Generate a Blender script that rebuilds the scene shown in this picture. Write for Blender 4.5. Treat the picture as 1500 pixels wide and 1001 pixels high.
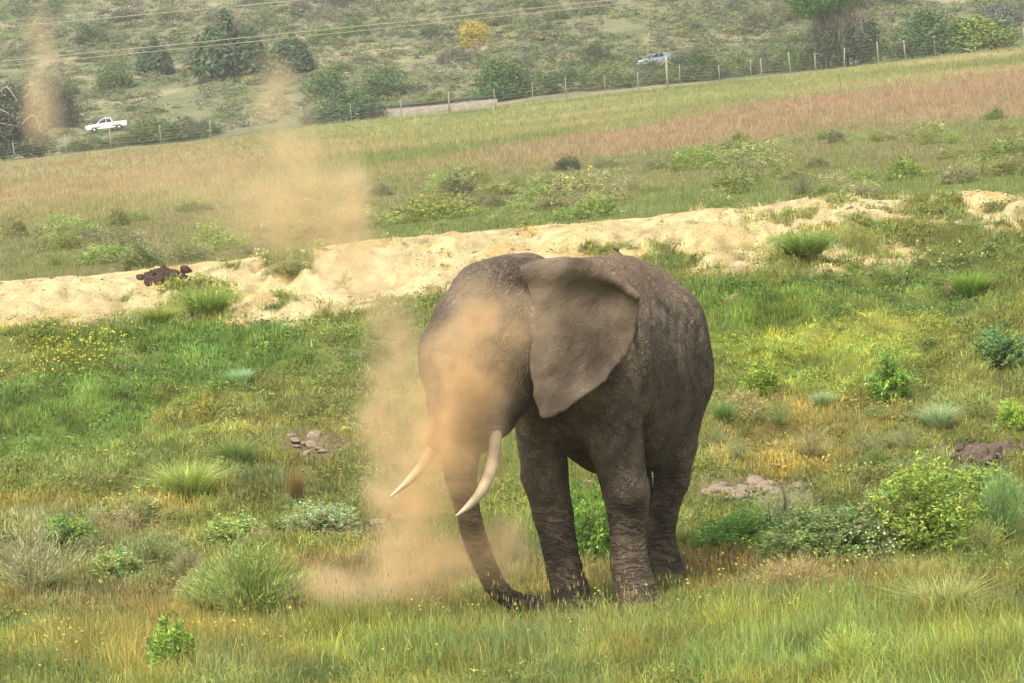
import bpy, math, random
import numpy as np
from mathutils import Vector, Matrix

for o in list(bpy.data.objects):
    bpy.data.objects.remove(o, do_unlink=True)
S = bpy.context.scene
rng = np.random.default_rng(7)
random.seed(7)

# ------------------------------------------------------------------ camera
FPX = 4860.0                       # focal length in pixels of the 1500 px wide photograph
CAM = np.array([0.0, 0.0, 5.0])
ROLL = math.radians(4.0)
PITCH = math.atan((500.5 - 85.0) / FPX)
F = np.array([0, math.cos(PITCH), -math.sin(PITCH)])
R0 = np.array([1.0, 0, 0])
U0 = np.array([0, math.sin(PITCH), math.cos(PITCH)])
RV = math.cos(ROLL) * R0 - math.sin(ROLL) * U0
UV = math.sin(ROLL) * R0 + math.cos(ROLL) * U0
cd = bpy.data.cameras.new("camera")
cam = bpy.data.objects.new("camera", cd)
S.collection.objects.link(cam)
cd.sensor_width = 36.0
cd.lens = FPX / 1500.0 * 36.0
cd.clip_start = 0.5
cd.clip_end = 6000.0
cam.matrix_world = Matrix(((RV[0], UV[0], -F[0], CAM[0]), (RV[1], UV[1], -F[1], CAM[1]),
                           (RV[2], UV[2], -F[2], CAM[2]), (0, 0, 0, 1)))
S.camera = cam
S.render.resolution_x, S.render.resolution_y = 1024, 683

# ------------------------------------------------------------------ light
SUN_EL, SUN_AZ = math.radians(58), math.radians(-28)     # az measured from behind the camera, minus = left
w = bpy.data.worlds.new("World")
S.world = w
w.use_nodes = True
nt = w.node_tree
bg = nt.nodes["Background"]
sky = nt.nodes.new("ShaderNodeTexSky")
sky.sky_type = 'NISHITA'
sky.sun_disc = False
sky.sun_elevation = SUN_EL
sky.sun_rotation = math.pi + SUN_AZ * -1
sky.dust_density = 4.0
sky.air_density = 1.0
hs = nt.nodes.new("ShaderNodeHueSaturation")
hs.inputs['Saturation'].default_value = 0.12             # an overcast, nearly colourless sky
nt.links.new(sky.outputs[0], hs.inputs['Color'])
nt.links.new(hs.outputs[0], bg.inputs[0])
bg.inputs[1].default_value = 0.105
sl = bpy.data.lights.new("sun", 'SUN')
sl.energy = 1.5
sl.angle = math.radians(14)
sl.color = (1.0, 0.91, 0.76)
so = bpy.data.objects.new("sun", sl)
S.collection.objects.link(so)
dirv = Vector((math.sin(SUN_AZ) * math.cos(SUN_EL), -math.cos(SUN_AZ) * math.cos(SUN_EL), math.sin(SUN_EL)))
so.rotation_euler = dirv.to_track_quat('Z', 'Y').to_euler()
S.view_settings.view_transform = 'Standard'
S.view_settings.look = 'None'
S.view_settings.exposure = 1.42
S.view_settings.gamma = 1.0
S.cycles.max_bounces = 6
S.cycles.diffuse_bounces = 3
S.cycles.transmission_bounces = 3
S.cycles.volume_bounces = 4
S.cycles.transparent_max_bounces = 8
S.cycles.volume_step_rate = 0.5
S.cycles.volume_max_steps = 128
S.cycles.use_denoising = True

# ------------------------------------------------------------------ helpers
def lin(c, k=0.62):
    """photo colour (0-255 sRGB) to a base colour"""
    c = np.asarray(c, float) / 255.0
    return np.where(c <= 0.04045, c / 12.92, ((c + 0.055) / 1.055) ** 2.4) * k

def unproj(px, py, wy):
    d = F + RV * ((px - 750.0) / FPX) - UV * ((py - 500.5) / FPX)
    return CAM + d * (wy / d[1])

def proj(P):
    d = np.asarray(P) - CAM
    dep = np.maximum(d @ F, 0.3)
    return 750 + FPX * (d @ RV) / dep, 500.5 - FPX * (d @ UV) / dep

def _hash(ix, iy, s):
    h = (ix.astype(np.int64) * 374761393 + iy.astype(np.int64) * 668265263 + s * 1442695041) & 0xffffffff
    h = ((h ^ (h >> 13)) * 1274126177) & 0xffffffff
    return ((h ^ (h >> 16)) & 0xffff) / 65535.0

def vn(x, y, s=0):
    x = np.asarray(x, float); y = np.asarray(y, float)
    ix, iy = np.floor(x), np.floor(y)
    fx, fy = x - ix, y - iy
    fx = fx * fx * (3 - 2 * fx); fy = fy * fy * (3 - 2 * fy)
    a, b = _hash(ix, iy, s), _hash(ix + 1, iy, s)
    c, d = _hash(ix, iy + 1, s), _hash(ix + 1, iy + 1, s)
    return (a * (1 - fx) + b * fx) * (1 - fy) + (c * (1 - fx) + d * fx) * fy

def fbm(x, y, s=0, o=4):
    v, a, t = 0, 1.0, 0
    for i in range(o):
        v = v + a * vn(x * 2 ** i + 17.3 * i, y * 2 ** i - 9.1 * i, s + i); t += a; a *= 0.5
    return v / t

def sst(a, b, x):
    t = np.clip((x - a) / (b - a), 0, 1)
    return t * t * (3 - 2 * t)

def mesh_np(name, V, faces, col=None, smooth=False):
    """faces: list of int arrays (n,k)"""
    me = bpy.data.meshes.new(name)
    V = np.asarray(V, np.float32)
    me.vertices.add(len(V)); me.vertices.foreach_set("co", V.ravel())
    faces = [np.asarray(f, np.int32) for f in faces if len(f)]
    loops = np.concatenate([f.ravel() for f in faces])
    cnt = np.concatenate([np.full(len(f), f.shape[1], np.int32) for f in faces])
    st = np.concatenate([[0], np.cumsum(cnt)[:-1]]).astype(np.int32)
    me.loops.add(len(loops)); me.loops.foreach_set("vertex_index", loops)
    me.polygons.add(len(cnt)); me.polygons.foreach_set("loop_start", st)
    if smooth:
        me.polygons.foreach_set("use_smooth", np.ones(len(cnt), bool))
    if col is not None:
        at = me.color_attributes.new("Col", 'FLOAT_COLOR', 'POINT')
        c = np.ones((len(V), 4), np.float32); c[:, :3] = col
        at.data.foreach_set("color", c.ravel())
    me.update(calc_edges=True)
    return me

def link(name, me, mat=None, parent=None, loc=None, color=None):
    o = bpy.data.objects.new(name, me)
    S.collection.objects.link(o)
    if mat is not None and me is not None and not me.materials:
        me.materials.append(mat)
    if parent is not None:
        o.parent = parent
    if loc is not None:
        o.location = loc
    if color is not None:
        o.color = (*color, 1)
    return o

def tag(o, label, cat, group=None, kind=None):
    o["label"] = label
    if cat: o["category"] = cat
    if group: o["group"] = group
    if kind: o["kind"] = kind
    return o

class MB:
    """collects vertex / face arrays"""
    def __init__(s): s.V, s.Fs, s.C, s.n = [], {}, [], 0
    def add(s, V, fs, col=(1, 1, 1)):
        V = np.asarray(V, float).reshape(-1, 3)
        for f in fs:
            f = np.asarray(f, int)
            if len(f): s.Fs.setdefault(f.shape[1], []).append(f + s.n)
        c = np.asarray(col, float)
        s.C.append(np.broadcast_to(c, V.shape)); s.V.append(V); s.n += len(V)
    def mesh(s, name, smooth=False):
        return mesh_np(name, np.concatenate(s.V), [np.concatenate(f) for f in s.Fs.values()], np.concatenate(s.C), smooth)
    def arrays(s):
        return np.concatenate(s.V), {k: np.concatenate(f) for k, f in s.Fs.items()}, np.concatenate(s.C)

def tube(mb, pts, rad, n=8, col=(1, 1, 1), cap=True):
    pts = np.asarray(pts, float); rad = np.broadcast_to(np.asarray(rad, float), (len(pts),))
    t = np.gradient(pts, axis=0); t /= np.linalg.norm(t, axis=1)[:, None] + 1e-9
    ref = np.array([0, 0, 1.0]) if abs(t[:, 2]).mean() < 0.8 else np.array([1.0, 0, 0])
    a = np.cross(t, ref); a /= np.linalg.norm(a, axis=1)[:, None] + 1e-9
    b = np.cross(t, a)
    th = np.linspace(0, 2 * np.pi, n, endpoint=False)
    V = pts[:, None] + rad[:, None, None] * (a[:, None] * np.cos(th)[None, :, None] + b[:, None] * np.sin(th)[None, :, None])
    V = V.reshape(-1, 3); m = len(pts)
    i, j = np.meshgrid(np.arange(m - 1), np.arange(n), indexing='ij')
    q = np.stack([i * n + j, i * n + (j + 1) % n, (i + 1) * n + (j + 1) % n, (i + 1) * n + j], -1).reshape(-1, 4)
    V = np.vstack([V, pts[0], pts[-1]])
    k = np.arange(n)
    c0 = np.stack([(k + 1) % n, k, np.full(n, m * n)], -1)
    c1 = np.stack([(m - 1) * n + k, (m - 1) * n + (k + 1) % n, np.full(n, m * n + 1)], -1)
    mb.add(V, [q, np.vstack([c0, c1])] if cap else [q], col)

def catmull(P, n=6):
    P = np.asarray(P, float)
    Q = np.vstack([2 * P[0] - P[1], P, 2 * P[-1] - P[-2]])
    out = []
    for i in range(1, len(Q) - 2):
        for t in np.linspace(0, 1, n, endpoint=False):
            p0, p1, p2, p3 = Q[i - 1], Q[i], Q[i + 1], Q[i + 2]
            out.append(0.5 * (2 * p1 + (p2 - p0) * t + (2 * p0 - 5 * p1 + 4 * p2 - p3) * t * t + (3 * p1 - p0 - 3 * p2 + p3) * t ** 3))
    out.append(Q[-2])
    return np.array(out)

def box(mb, x0, x1, y0, y1, z0, z1, col=(1, 1, 1)):
    V = [(x, y, z) for z in (z0, z1) for y in (y0, y1) for x in (x0, x1)]
    mb.add(V, [np.array([[0, 2, 3, 1], [4, 5, 7, 6], [0, 1, 5, 4], [2, 6, 7, 3], [0, 4, 6, 2], [1, 3, 7, 5]])], col)

# ------------------------------------------------------------------ materials
def mat(name):
    m = bpy.data.materials.new(name); m.use_nodes = True
    m.node_tree.nodes.clear()
    return m, m.node_tree.nodes, m.node_tree.links

def nd(N, t, **kw):
    n = N.new(t)
    for k, v in kw.items():
        if k.startswith('i_'): n.inputs[k[2:]].default_value = v
        else: setattr(n, k, v)
    return n

def foliage_mat(name, trans=0.35, rough=0.6, spec=0.25):
    m, N, L = mat(name)
    out = N.new("ShaderNodeOutputMaterial")
    at = nd(N, "ShaderNodeAttribute", attribute_name="Col")
    oi = N.new("ShaderNodeObjectInfo")
    mx = nd(N, "ShaderNodeMix", data_type='RGBA', blend_type='MULTIPLY'); mx.inputs[0].default_value = 1
    L.new(at.outputs['Color'], mx.inputs[6]); L.new(oi.outputs['Color'], mx.inputs[7])
    p = nd(N, "ShaderNodeBsdfPrincipled", i_Roughness=rough)
    p.inputs['Specular IOR Level'].default_value = spec
    t = N.new("ShaderNodeBsdfTranslucent")
    ms = N.new("ShaderNodeMixShader"); ms.inputs[0].default_value = trans
    L.new(mx.outputs[2], p.inputs['Base Color']); L.new(mx.outputs[2], t.inputs[0])
    L.new(p.outputs[0], ms.inputs[1]); L.new(t.outputs[0], ms.inputs[2]); L.new(ms.outputs[0], out.inputs[0])
    return m
M_GRASS = foliage_mat("grass_blades", 0.4)
M_LEAF = foliage_mat("leaves", 0.3)

def simple_mat(name, c, rough=0.6, noise=0.25, scale=6.0, bump=0.2, metal=0.0, bscale=30.0):
    m, N, L = mat(name)
    out = N.new("ShaderNodeOutputMaterial")
    p = nd(N, "ShaderNodeBsdfPrincipled", i_Roughness=rough, i_Metallic=metal)
    tc = N.new("ShaderNodeTexCoord")
    n1 = nd(N, "ShaderNodeTexNoise", i_Scale=scale, i_Detail=5.0)
    L.new(tc.outputs['Object'], n1.inputs['Vector'])
    r = N.new("ShaderNodeValToRGB")
    c = np.asarray(c, float)
    r.color_ramp.elements[0].position = 0.3; r.color_ramp.elements[1].position = 0.7
    r.color_ramp.elements[0].color = (*(c * (1 - noise)), 1); r.color_ramp.elements[1].color = (*np.minimum(c * (1 + noise), 1), 1)
    L.new(n1.outputs[0], r.inputs[0]); L.new(r.outputs[0], p.inputs['Base Color'])
    if bump:
        n2 = nd(N, "ShaderNodeTexNoise", i_Scale=bscale, i_Detail=4.0)
        L.new(tc.outputs['Object'], n2.inputs['Vector'])
        b = nd(N, "ShaderNodeBump", i_Strength=bump, i_Distance=0.02)
        L.new(n2.outputs[0], b.inputs['Height']); L.new(b.outputs[0], p.inputs['Normal'])
    L.new(p.outputs[0], out.inputs[0])
    return m
M_BARK = simple_mat("grey_bark", lin((120, 108, 92)), 0.85, 0.35, 4, 0.4)
M_PALEBARK = simple_mat("bleached_wood", lin((205, 195, 175)), 0.8, 0.2, 4, 0.2)
M_TWIG = simple_mat("dry_twig", lin((150, 125, 95)), 0.85, 0.3, 8, 0.2)
M_POST = simple_mat("weathered_post", lin((190, 180, 155)), 0.8, 0.2, 5, 0.3)
M_WIRE = simple_mat("galvanised_wire", lin((150, 150, 145)), 0.5, 0.1, 5, 0, 0.4)

# ------------------------------------------------------------------ terrain
RIDGE = np.array([(-300, 440), (0, 415), (140, 403), (280, 388), (350, 380), (430, 368), (560, 352), (750, 335), (900, 322), (1050, 308), (1120, 303), (1185, 291), (1320, 294), (1440, 277), (1500, 288), (1800, 270)], float)
rp = np.array([unproj(a, b, 62.0) for a, b in RIDGE])
PROF = np.array([(-400, 6), (-60, 3.4), (0, 2.4), (14, 1.0), (22, 0.25), (27, 0.04), (29.4, 0.0), (30.3, -0.03), (31.2, -0.14), (33, -0.05), (38, 0.2), (46, 0.55), (55, 1.0), (58, 1.1), (62, 1.15), (66, 0.8), (72, 0.25), (78, 0.0), (100, 0.0), (374, -0.4), (3000, -0.4)], float)

def H(x, y):
    x = np.asarray(x, float); y = np.asarray(y, float)
    z = (np.interp(y - 1.2, PROF[:, 0], PROF[:, 1]) + np.interp(y, PROF[:, 0], PROF[:, 1]) * 2 + np.interp(y + 1.2, PROF[:, 0], PROF[:, 1])) / 4
    near = (y > 20) & (y < 120)
    xs = x * 62.0 / np.maximum(y, 20)
    rz = np.interp(x, rp[:, 0], rp[:, 2])
    wob = (vn(x * 0.35, 3.3, 5) - 0.5) * 2.0
    wgt = sst(54.5, 62, y + wob) * (1 - sst(62.5, 70, y + wob))
    z = z + (rz - 1.12) * wgt
    # hummocks and eroded sand
    hm = sst(33, 38, y) * (1 - sst(58, 62, y))
    z = z + hm * ((fbm(x * 0.5, y * 0.5, 11, 3) - 0.5) * 0.75 + (fbm(x * 1.7, y * 1.5, 21, 3) - 0.5) * 0.42 + (fbm(x * 4.2, y * 3.2, 25, 2) - 0.5) * 0.12)
    fg = sst(22, 26, y) * (1 - sst(33, 38, y))
    z = z + fg * (fbm(x * 0.9, y * 0.9, 31, 3) - 0.5) * 0.08
    er = sst(55, 58, y) * (1 - sst(63.5, 66, y))
    z = z + er * ((fbm(x * 1.1, y * 0.8, 41, 4) - 0.5) * 0.2 + (fbm(x * 4, y * 3, 45, 4) - 0.5) * 0.13) * np.where(y > 61.5, 0.55, 1) - er * 0.14 * (1 - np.minimum(1, np.abs(fbm(x * 1.3 + vn(x * .7, y * .7, 47), y * .42, 48, 3) - .5) * 9)) * (y < 61.8)
    z = z + 0.042 * np.clip(x, -220, 220) * sst(70, 100, y)
    z = z + sst(72, 100, y) * (fbm(x * 0.06, y * 0.03, 51, 3) - 0.5) * 0.5
    t = np.maximum(y - 383, 0)
    hill = 0.075 * np.minimum(t, 900) + 0.00011 * np.minimum(t, 500) ** 2
    z = z + hill + sst(383, 430, y) * ((fbm(x * 0.018, y * 0.018, 61, 4) - 0.5) * 6.0 + (fbm(x * 0.12, y * 0.12, 65, 2) - 0.5) * 1.0)
    return z

def ground_at(px, py, lo=22.0, hi=900.0):
    """where the line of sight of a photo point meets the terrain"""
    px = np.atleast_1d(np.asarray(px, float)); py = np.atleast_1d(np.asarray(py, float))
    d = F[None] + RV[None] * ((px - 750) / FPX)[:, None] - UV[None] * ((py - 500.5) / FPX)[:, None]
    ys = np.exp(np.linspace(math.log(lo), math.log(hi), 700))
    res = np.empty(len(px))
    for i0 in range(0, len(px), 300):
        q = d[i0:i0 + 300]
        T = ys[None] / q[:, 1:2]
        dz = CAM[2] + q[:, 2:3] * T - H(q[:, 0:1] * T, np.broadcast_to(ys[None], T.shape))
        k = np.argmax(dz <= 0, 1); none = ~(dz <= 0).any(1)
        k0 = np.maximum(k - 1, 0); r_ = np.arange(len(q))
        a, b = dz[r_, k0], dz[r_, k]
        fr = np.where(k > 0, a / np.maximum(a - b, 1e-9), 0)
        y_ = ys[k0] + (ys[k] - ys[k0]) * fr
        res[i0:i0 + 300] = np.where(none, hi, y_)
    X = d[:, 0] * res / d[:, 1]
    return np.stack([X, res, H(X, res)], -1)

# patches of ground cover: centre x,y and half sizes in photo pixels of the place they were read from, colour, blade height, density
PATCH = [
    # near slope: greens
    (150, 590, 210, 60, (118, 146, 62), .16, 1.0), (360, 520, 230, 55, (108, 136, 56), .17, 1.0), (60, 660, 160, 40, (120, 150, 66), .12, 1.0),
    (380, 570, 130, 35, (104, 128, 52), .2, 1.0), (120, 700, 180, 35, (140, 146, 72), .14, 1.0), (300, 500, 300, 22, (110, 138, 58), .2, 1.0),
    (1130, 445, 160, 45, (106, 134, 48), .22, 1.1), (1330, 440, 170, 45, (116, 134, 60), .14, 1.0), (1180, 505, 180, 45, (156, 168, 56), .12, 1.1),
    (1300, 490, 120, 25, (162, 166, 60), .1, 1.0), (1230, 560, 170, 30, (144, 158, 62), .14, 1.0), (1430, 600, 120, 60, (138, 142, 74), .16, 1.0),
    (1440, 380, 140, 40, (118, 128, 60), .12, 1.0), (1090, 540, 60, 40, (136, 150, 58), .14, 1.0), (870, 760, 70, 60, (118, 150, 52), .22, 1.1),
    (520, 500, 100, 40, (130, 140, 70), .14, 1.0),
    # straw and russet
    (250, 742, 100, 34, (192, 168, 88), .16, 1.0), (300, 600, 90, 30, (160, 150, 74), .16, .9), (450, 640, 110, 50, (150, 146, 78), .13, .8),
    (400, 720, 130, 40, (150, 148, 80), .18, .9), (40, 740, 90, 30, (165, 150, 70), .16, .9),
    (1130, 640, 130, 55, (178, 156, 78), .14, .9), (1240, 615, 120, 30, (172, 152, 78), .14, .9), (1180, 680, 100, 25, (176, 158, 80), .12, .9),
    (1300, 650, 150, 30, (150, 152, 70), .12, 1.0), (560, 850, 190, 50, (184, 148, 98), .22, .9), (760, 840, 130, 35, (170, 146, 92), .2, .9), (160, 885, 170, 42, (172, 150, 96), .22, .9), (120, 780, 160, 45, (148, 144, 88), .2, .9),
    (1080, 830, 150, 34, (182, 146, 98), .22, .9), (1250, 860, 180, 30, (165, 148, 84), .26, 1.0), (880, 840, 60, 25, (170, 150, 92), .2, 1),
    (560, 800, 90, 30, (165, 158, 88), .2, 1.0),
    (90, 800, 200, 60, (146, 140, 92), .2, .9), (70, 880, 150, 40, (150, 142, 92), .24, .9), (300, 850, 160, 50, (150, 146, 88), .2, .9), (600, 700, 90, 60, (150, 150, 86), .14, 1.0), (460, 580, 120, 40, (140, 138, 76), .12, .9), (1350, 700, 150, 40, (136, 138, 78), .16, 1.0),
    # foreground
    (300, 965, 330, 45, (166, 156, 86), .3, 1.0), (820, 955, 330, 55, (150, 156, 80), .34, 1.1), (1250, 960, 330, 70, (144, 158, 72), .36, 1.1), (560, 960, 160, 50, (142, 156, 74), .34, 1.0),
    # bare earth, plus two brown patches painting contact shade under the front feet
    (450, 658, 60, 34, (146, 128, 108), .05, .2), (520, 770, 66, 14, (148, 128, 108), .05, .3), (1095, 722, 95, 24, (150, 130, 110), .06, .2), (1452, 668, 62, 14, (112, 88, 74), .06, .2), (930, 893, 80, 9, (132, 112, 84), .1, .55), (835, 893, 60, 8, (132, 112, 84), .1, .55),
    (190, 515, 26, 10, (205, 186, 150), .05, .2), (1060, 412, 26, 10, (226, 204, 160), .04, .15), (1392, 425, 26, 10, (180, 150, 130), .05, .3),
    (30, 455, 60, 10, (200, 186, 172), .05, .3),
]
SAND_TOP = RIDGE
SAND_BOT = np.array([(-300, 490), (0, 482), (60, 476), (200, 468), (270, 478), (330, 472), (420, 474), (480, 458), (560, 450), (640, 440), (900, 400), (960, 385), (1040, 395), (1110, 402), (1135, 372), (1180, 346), (1250, 340), (1325, 330), (1350, 300), (1400, 290), (1425, 326), (1500, 332), (1800, 310)], float)
TUSSOCK = [(300, 440, 55, 24), (425, 385, 40, 16), (235, 460, 45, 14), (330, 392, 26, 9), (180, 452, 30, 8), (420, 448, 25, 8), (870, 366, 30, 8), (1165, 362, 45, 14), (990, 380, 40, 14), (1360, 305, 50, 14), (600, 455, 60, 12), (400, 372, 30, 8)]
SANDY = [(1270, 385, 90, 22, .8), (1300, 372, 50, 14, .9), (1060, 380, 60, 16, .7), (1230, 402, 40, 10, .8), (1270, 380, 80, 24, .9), (1390, 330, 40, 12, .7), (1460, 318, 50, 16, .9)]

def paint(x, y, z):
    """colour, blade height, density, sand share of the ground at world points"""
    n = len(x)
    px, py = proj(np.stack([x, y, z], -1))
    nA = fbm(x * 0.8, y * 0.55, 101, 4); nB = fbm(x * 3.1, y * 2.2, 111, 3); nC = fbm(x * 0.05, y * 0.03, 121, 4)
    jx = px + (fbm(x * .9, y * .9, 131, 3) - .5) * 110 * np.minimum(1, 45 / y)
    jy = py + (fbm(x * .9, y * .9, 141, 3) - .5) * 70 * np.minimum(1, 45 / y)
    C = np.empty((n, 3)); C[:] = lin((134, 140, 68))
    hgt = np.full(n, .18); den = np.full(n, 1.0); sand = np.zeros(n)
    nearm = y < 63
    for cx, cy, rx, ry, col, hh, dd in PATCH:
        r = np.hypot((jx - cx) / rx, (jy - cy) / ry)
        wgt = np.where(nearm, 1 - sst(.6, 1.15, r), 0)
        C += (lin(col) - C) * (wgt * (.92 if col[1] >= col[0] else .62))[:, None]
        hgt += (hh - hgt) * wgt; den += (dd - den) * wgt
    # sand bank
    top = np.interp(px, SAND_TOP[:, 0], SAND_TOP[:, 1]) - 10
    bot = np.interp(px, SAND_BOT[:, 0], SAND_BOT[:, 1]) + (fbm(x * 1.2, y * 1.2, 151, 3) - .5) * 44
    s = sst(0, 9, bot - py) * (py > top - 60) * (y > 48) * (y < 63.6 + (nB - .5) * 1.5)
    for cx, cy, rx, ry in TUSSOCK:
        r = np.hypot((jx - cx) / rx, (jy - cy) / ry)
        s = s * sst(.7, 1.1, r)
    s = s * (1 - sst(1030, 1150, px) * sst(.5, .6, fbm(x * 1.1, y * 1.5, 161, 3)) * .9)
    for cx, cy, rx, ry, a in SANDY:
        r = np.hypot((jx - cx) / rx, (jy - cy) / ry)
        s = np.maximum(s, (1 - sst(.6, 1.1, r)) * a * sst(.42, .55, nB) * (y < 63))
    spk = sst(.70, .8, fbm(x * 4.5, y * 3.5, 171, 2)) * .4
    s = s * (1 - spk * (px > 480))
    sc = lin((246, 224, 170), .70) + (lin((228, 192, 126), .70) - lin((246, 224, 170), .70)) * sst(.45, .85, nA)[:, None]
    sc = sc * (.86 + .28 * nB)[:, None]
    C += (sc - C) * s[:, None]; sand = s
    hgt = hgt * (1 - .5 * s); den = den * (1 - s)
    # strip and field behind the bank
    far = y > 63.5
    shr = np.interp(px, [-700, 0, 350, 540, 800, 1000, 1250, 1500, 2200], [390, 330, 300, 268, 240, 215, 185, 165, 100])
    red = np.interp(px, [-700, 0, 350, 540, 800, 1000, 1250, 1500, 2200], [350, 292, 268, 245, 203, 172, 134, 104, 20])
    jj = py + (nC - .5) * 40 + (fbm(x * .25, y * .08, 181, 3) - .5) * 18
    ol, gr, rd, yg, st = lin((152, 146, 92)), lin((130, 144, 74)), lin((182, 150, 116)), lin((160, 162, 94)), lin((188, 168, 116))
    Cf = np.empty((n, 3)); Cf[:] = ol
    Cf += (gr - Cf) * (sst(.45, .62, fbm(x * .22, y * .12, 191, 4)) * .5)[:, None]
    gs = sst(0, 40, py - (np.interp(px, RIDGE[:, 0], RIDGE[:, 1]) - 62)) * sst(480, 620, px)
    Cf += (gr * 1.08 - Cf) * (gs * .85)[:, None]
    a = 1 - sst(shr - 8, shr + 10, jj)
    bnd = sst(.42, .6, fbm(x * .03, y * .03, 205, 3))
    mixl = st + (rd - st) * (.35 + .65 * sst(300, 650, px))[:, None]
    mixl = mixl + (yg - mixl) * (bnd * .55 * (1 - .7 * sst(600, 900, px)))[:, None]
    Cf += (mixl - Cf) * a[:, None]
    b = 1 - sst(red - 9, red + 9, jj)
    ygv = yg + (gr - yg) * (sst(.5, .62, fbm(x * .05, y * .02, 211, 3)) * .6)[:, None]
    ygv = ygv + (st - ygv) * (sst(.5, .66, fbm(x * .04, y * .035, 221, 3)) * .7)[:, None]
    ygv = ygv + (rd - ygv) * ((1 - sst(250, 520, px)) * .5)[:, None]
    Cf += (ygv - Cf) * (b * (.35 + .65 * sst(250, 560, px)))[:, None]
    fence = sst(355, 372, y)
    Cf += (lin((176, 164, 122)) - Cf) * (fence * .6)[:, None]
    # hillside
    hl = sst(374, 382, y)
    hc = np.empty((n, 3)); hc[:] = lin((142, 142, 104))
    hc += (lin((116, 126, 82)) - hc) * sst(.42, .6, fbm(x * .06, y * .05, 231, 4))[:, None]
    hc += (lin((196, 176, 142)) - hc) * (sst(.58, .72, fbm(x * .06, y * .08, 241, 5)) * .5)[:, None]
    Cf += (hc - Cf) * hl[:, None]
    C = np.where(far[:, None], Cf, C)
    hgt = np.where(far, .22 + .2 * a, hgt); den = np.where(far, 1 - hl, den)
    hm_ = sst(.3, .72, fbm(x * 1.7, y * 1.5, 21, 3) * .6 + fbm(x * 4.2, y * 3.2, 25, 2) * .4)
    C = C * np.where((y > 33) & (y < 63) & (sand < .4), .76 + .42 * hm_, 1.0)[:, None]  # hollows painted darker than hummock tops, standing in for shaded relief
    C = C * (.8 + .4 * nB)[:, None] * (.9 + .2 * nA)[:, None]
    lum = C.mean(1, keepdims=True)
    C = np.where((sand < .5)[:, None], (lum + (C - lum) * .81) * np.array([1.0, 1.02, .90]) * np.where(y < 63.5, 1.6, np.where(y < 373, 1.2, 1.15))[:, None], C)
    return C, hgt, den, sand

def build_ground():
    yn = np.exp(np.linspace(math.log(23), math.log(640), 1500))
    y = np.concatenate([np.linspace(-300, 22, 40), yn, np.exp(np.linspace(math.log(645), math.log(1000), 14))])
    t = np.linspace(-1, 1, 430)
    t = np.sign(t) * (np.abs(t) * .72 + .28 * np.abs(t) ** 4)
    hw = np.maximum(y, 20) * .32 + 3
    hw = np.where(y < 22, 60 + (22 - y) * .3, hw); hw = np.where(y > 640, hw * (1 + (y - 640) / 1600), hw)
    hw = np.where((y > 22), np.maximum(hw, 0), hw)
    X = t[None] * hw[:, None]; Y = np.broadcast_to(y[:, None], X.shape)
    x, yy = X.ravel(), Y.ravel()
    z = H(x, yy)
    C, hg, de, sa = paint(x, yy, z)
    m, n = X.shape
    i, j = np.meshgrid(np.arange(m - 1), np.arange(n - 1), indexing='ij')
    q = np.stack([i * n + j, i * n + j + 1, (i + 1) * n + j + 1, (i + 1) * n + j], -1).reshape(-1, 4)
    # soil between the blades is darker and browner than the blades themselves
    soil = C * np.array([.8, .74, .72])
    k = np.where(yy < 63.5, 1 - sa, 0)[:, None]
    C = C + (soil - C) * k
    me = mesh_np("ground", np.stack([x, yy, z], -1), [q], C, True)
    mt, N, L = mat("ground_cover")
    out = N.new("ShaderNodeOutputMaterial")
    at = nd(N, "ShaderNodeAttribute", attribute_name="Col")
    p = nd(N, "ShaderNodeBsdfPrincipled", i_Roughness=.95); p.inputs['Specular IOR Level'].default_value = .1
    tc = N.new("ShaderNodeTexCoord")
    mp = nd(N, "ShaderNodeMapping"); mp.inputs['Scale'].default_value = (1, .8, 1)
    L.new(tc.outputs['Object'], mp.inputs[0])
    n1 = nd(N, "ShaderNodeTexNoise", i_Scale=2.3, i_Detail=8.0, i_Roughness=.7)
    n2 = nd(N, "ShaderNodeTexNoise", i_Scale=24.0, i_Detail=6.0, i_Roughness=.7)
    L.new(mp.outputs[0], n1.inputs[0]); L.new(mp.outputs[0], n2.inputs[0])
    ad = nd(N, "ShaderNodeMath", operation='ADD'); L.new(n1.outputs[0], ad.inputs[0]); L.new(n2.outputs[0], ad.inputs[1])
    r = nd(N, "ShaderNodeMapRange"); r.inputs[1].default_value = .75; r.inputs[2].default_value = 1.3; r.inputs[3].default_value = .6; r.inputs[4].default_value = 1.3
    L.new(ad.outputs[0], r.inputs[0])
    mx = nd(N, "ShaderNodeMix", data_type='RGBA', blend_type='MULTIPLY'); mx.inputs[0].default_value = 1
    L.new(at.outputs['Color'], mx.inputs[6]); L.new(r.outputs[0], mx.inputs[7]); L.new(mx.outputs[2], p.inputs['Base Color'])
    b = nd(N, "ShaderNodeBump", i_Strength=.9, i_Distance=.09); L.new(ad.outputs[0], b.inputs['Height']); L.new(b.outputs[0], p.inputs['Normal'])
    L.new(p.outputs[0], out.inputs[0])
    o = link("ground", me, mt)
    tag(o, "uneven grassy ground with a pale sand bank, a reddish field and a scrubby hillside", "ground", kind="structure")
build_ground()

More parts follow.
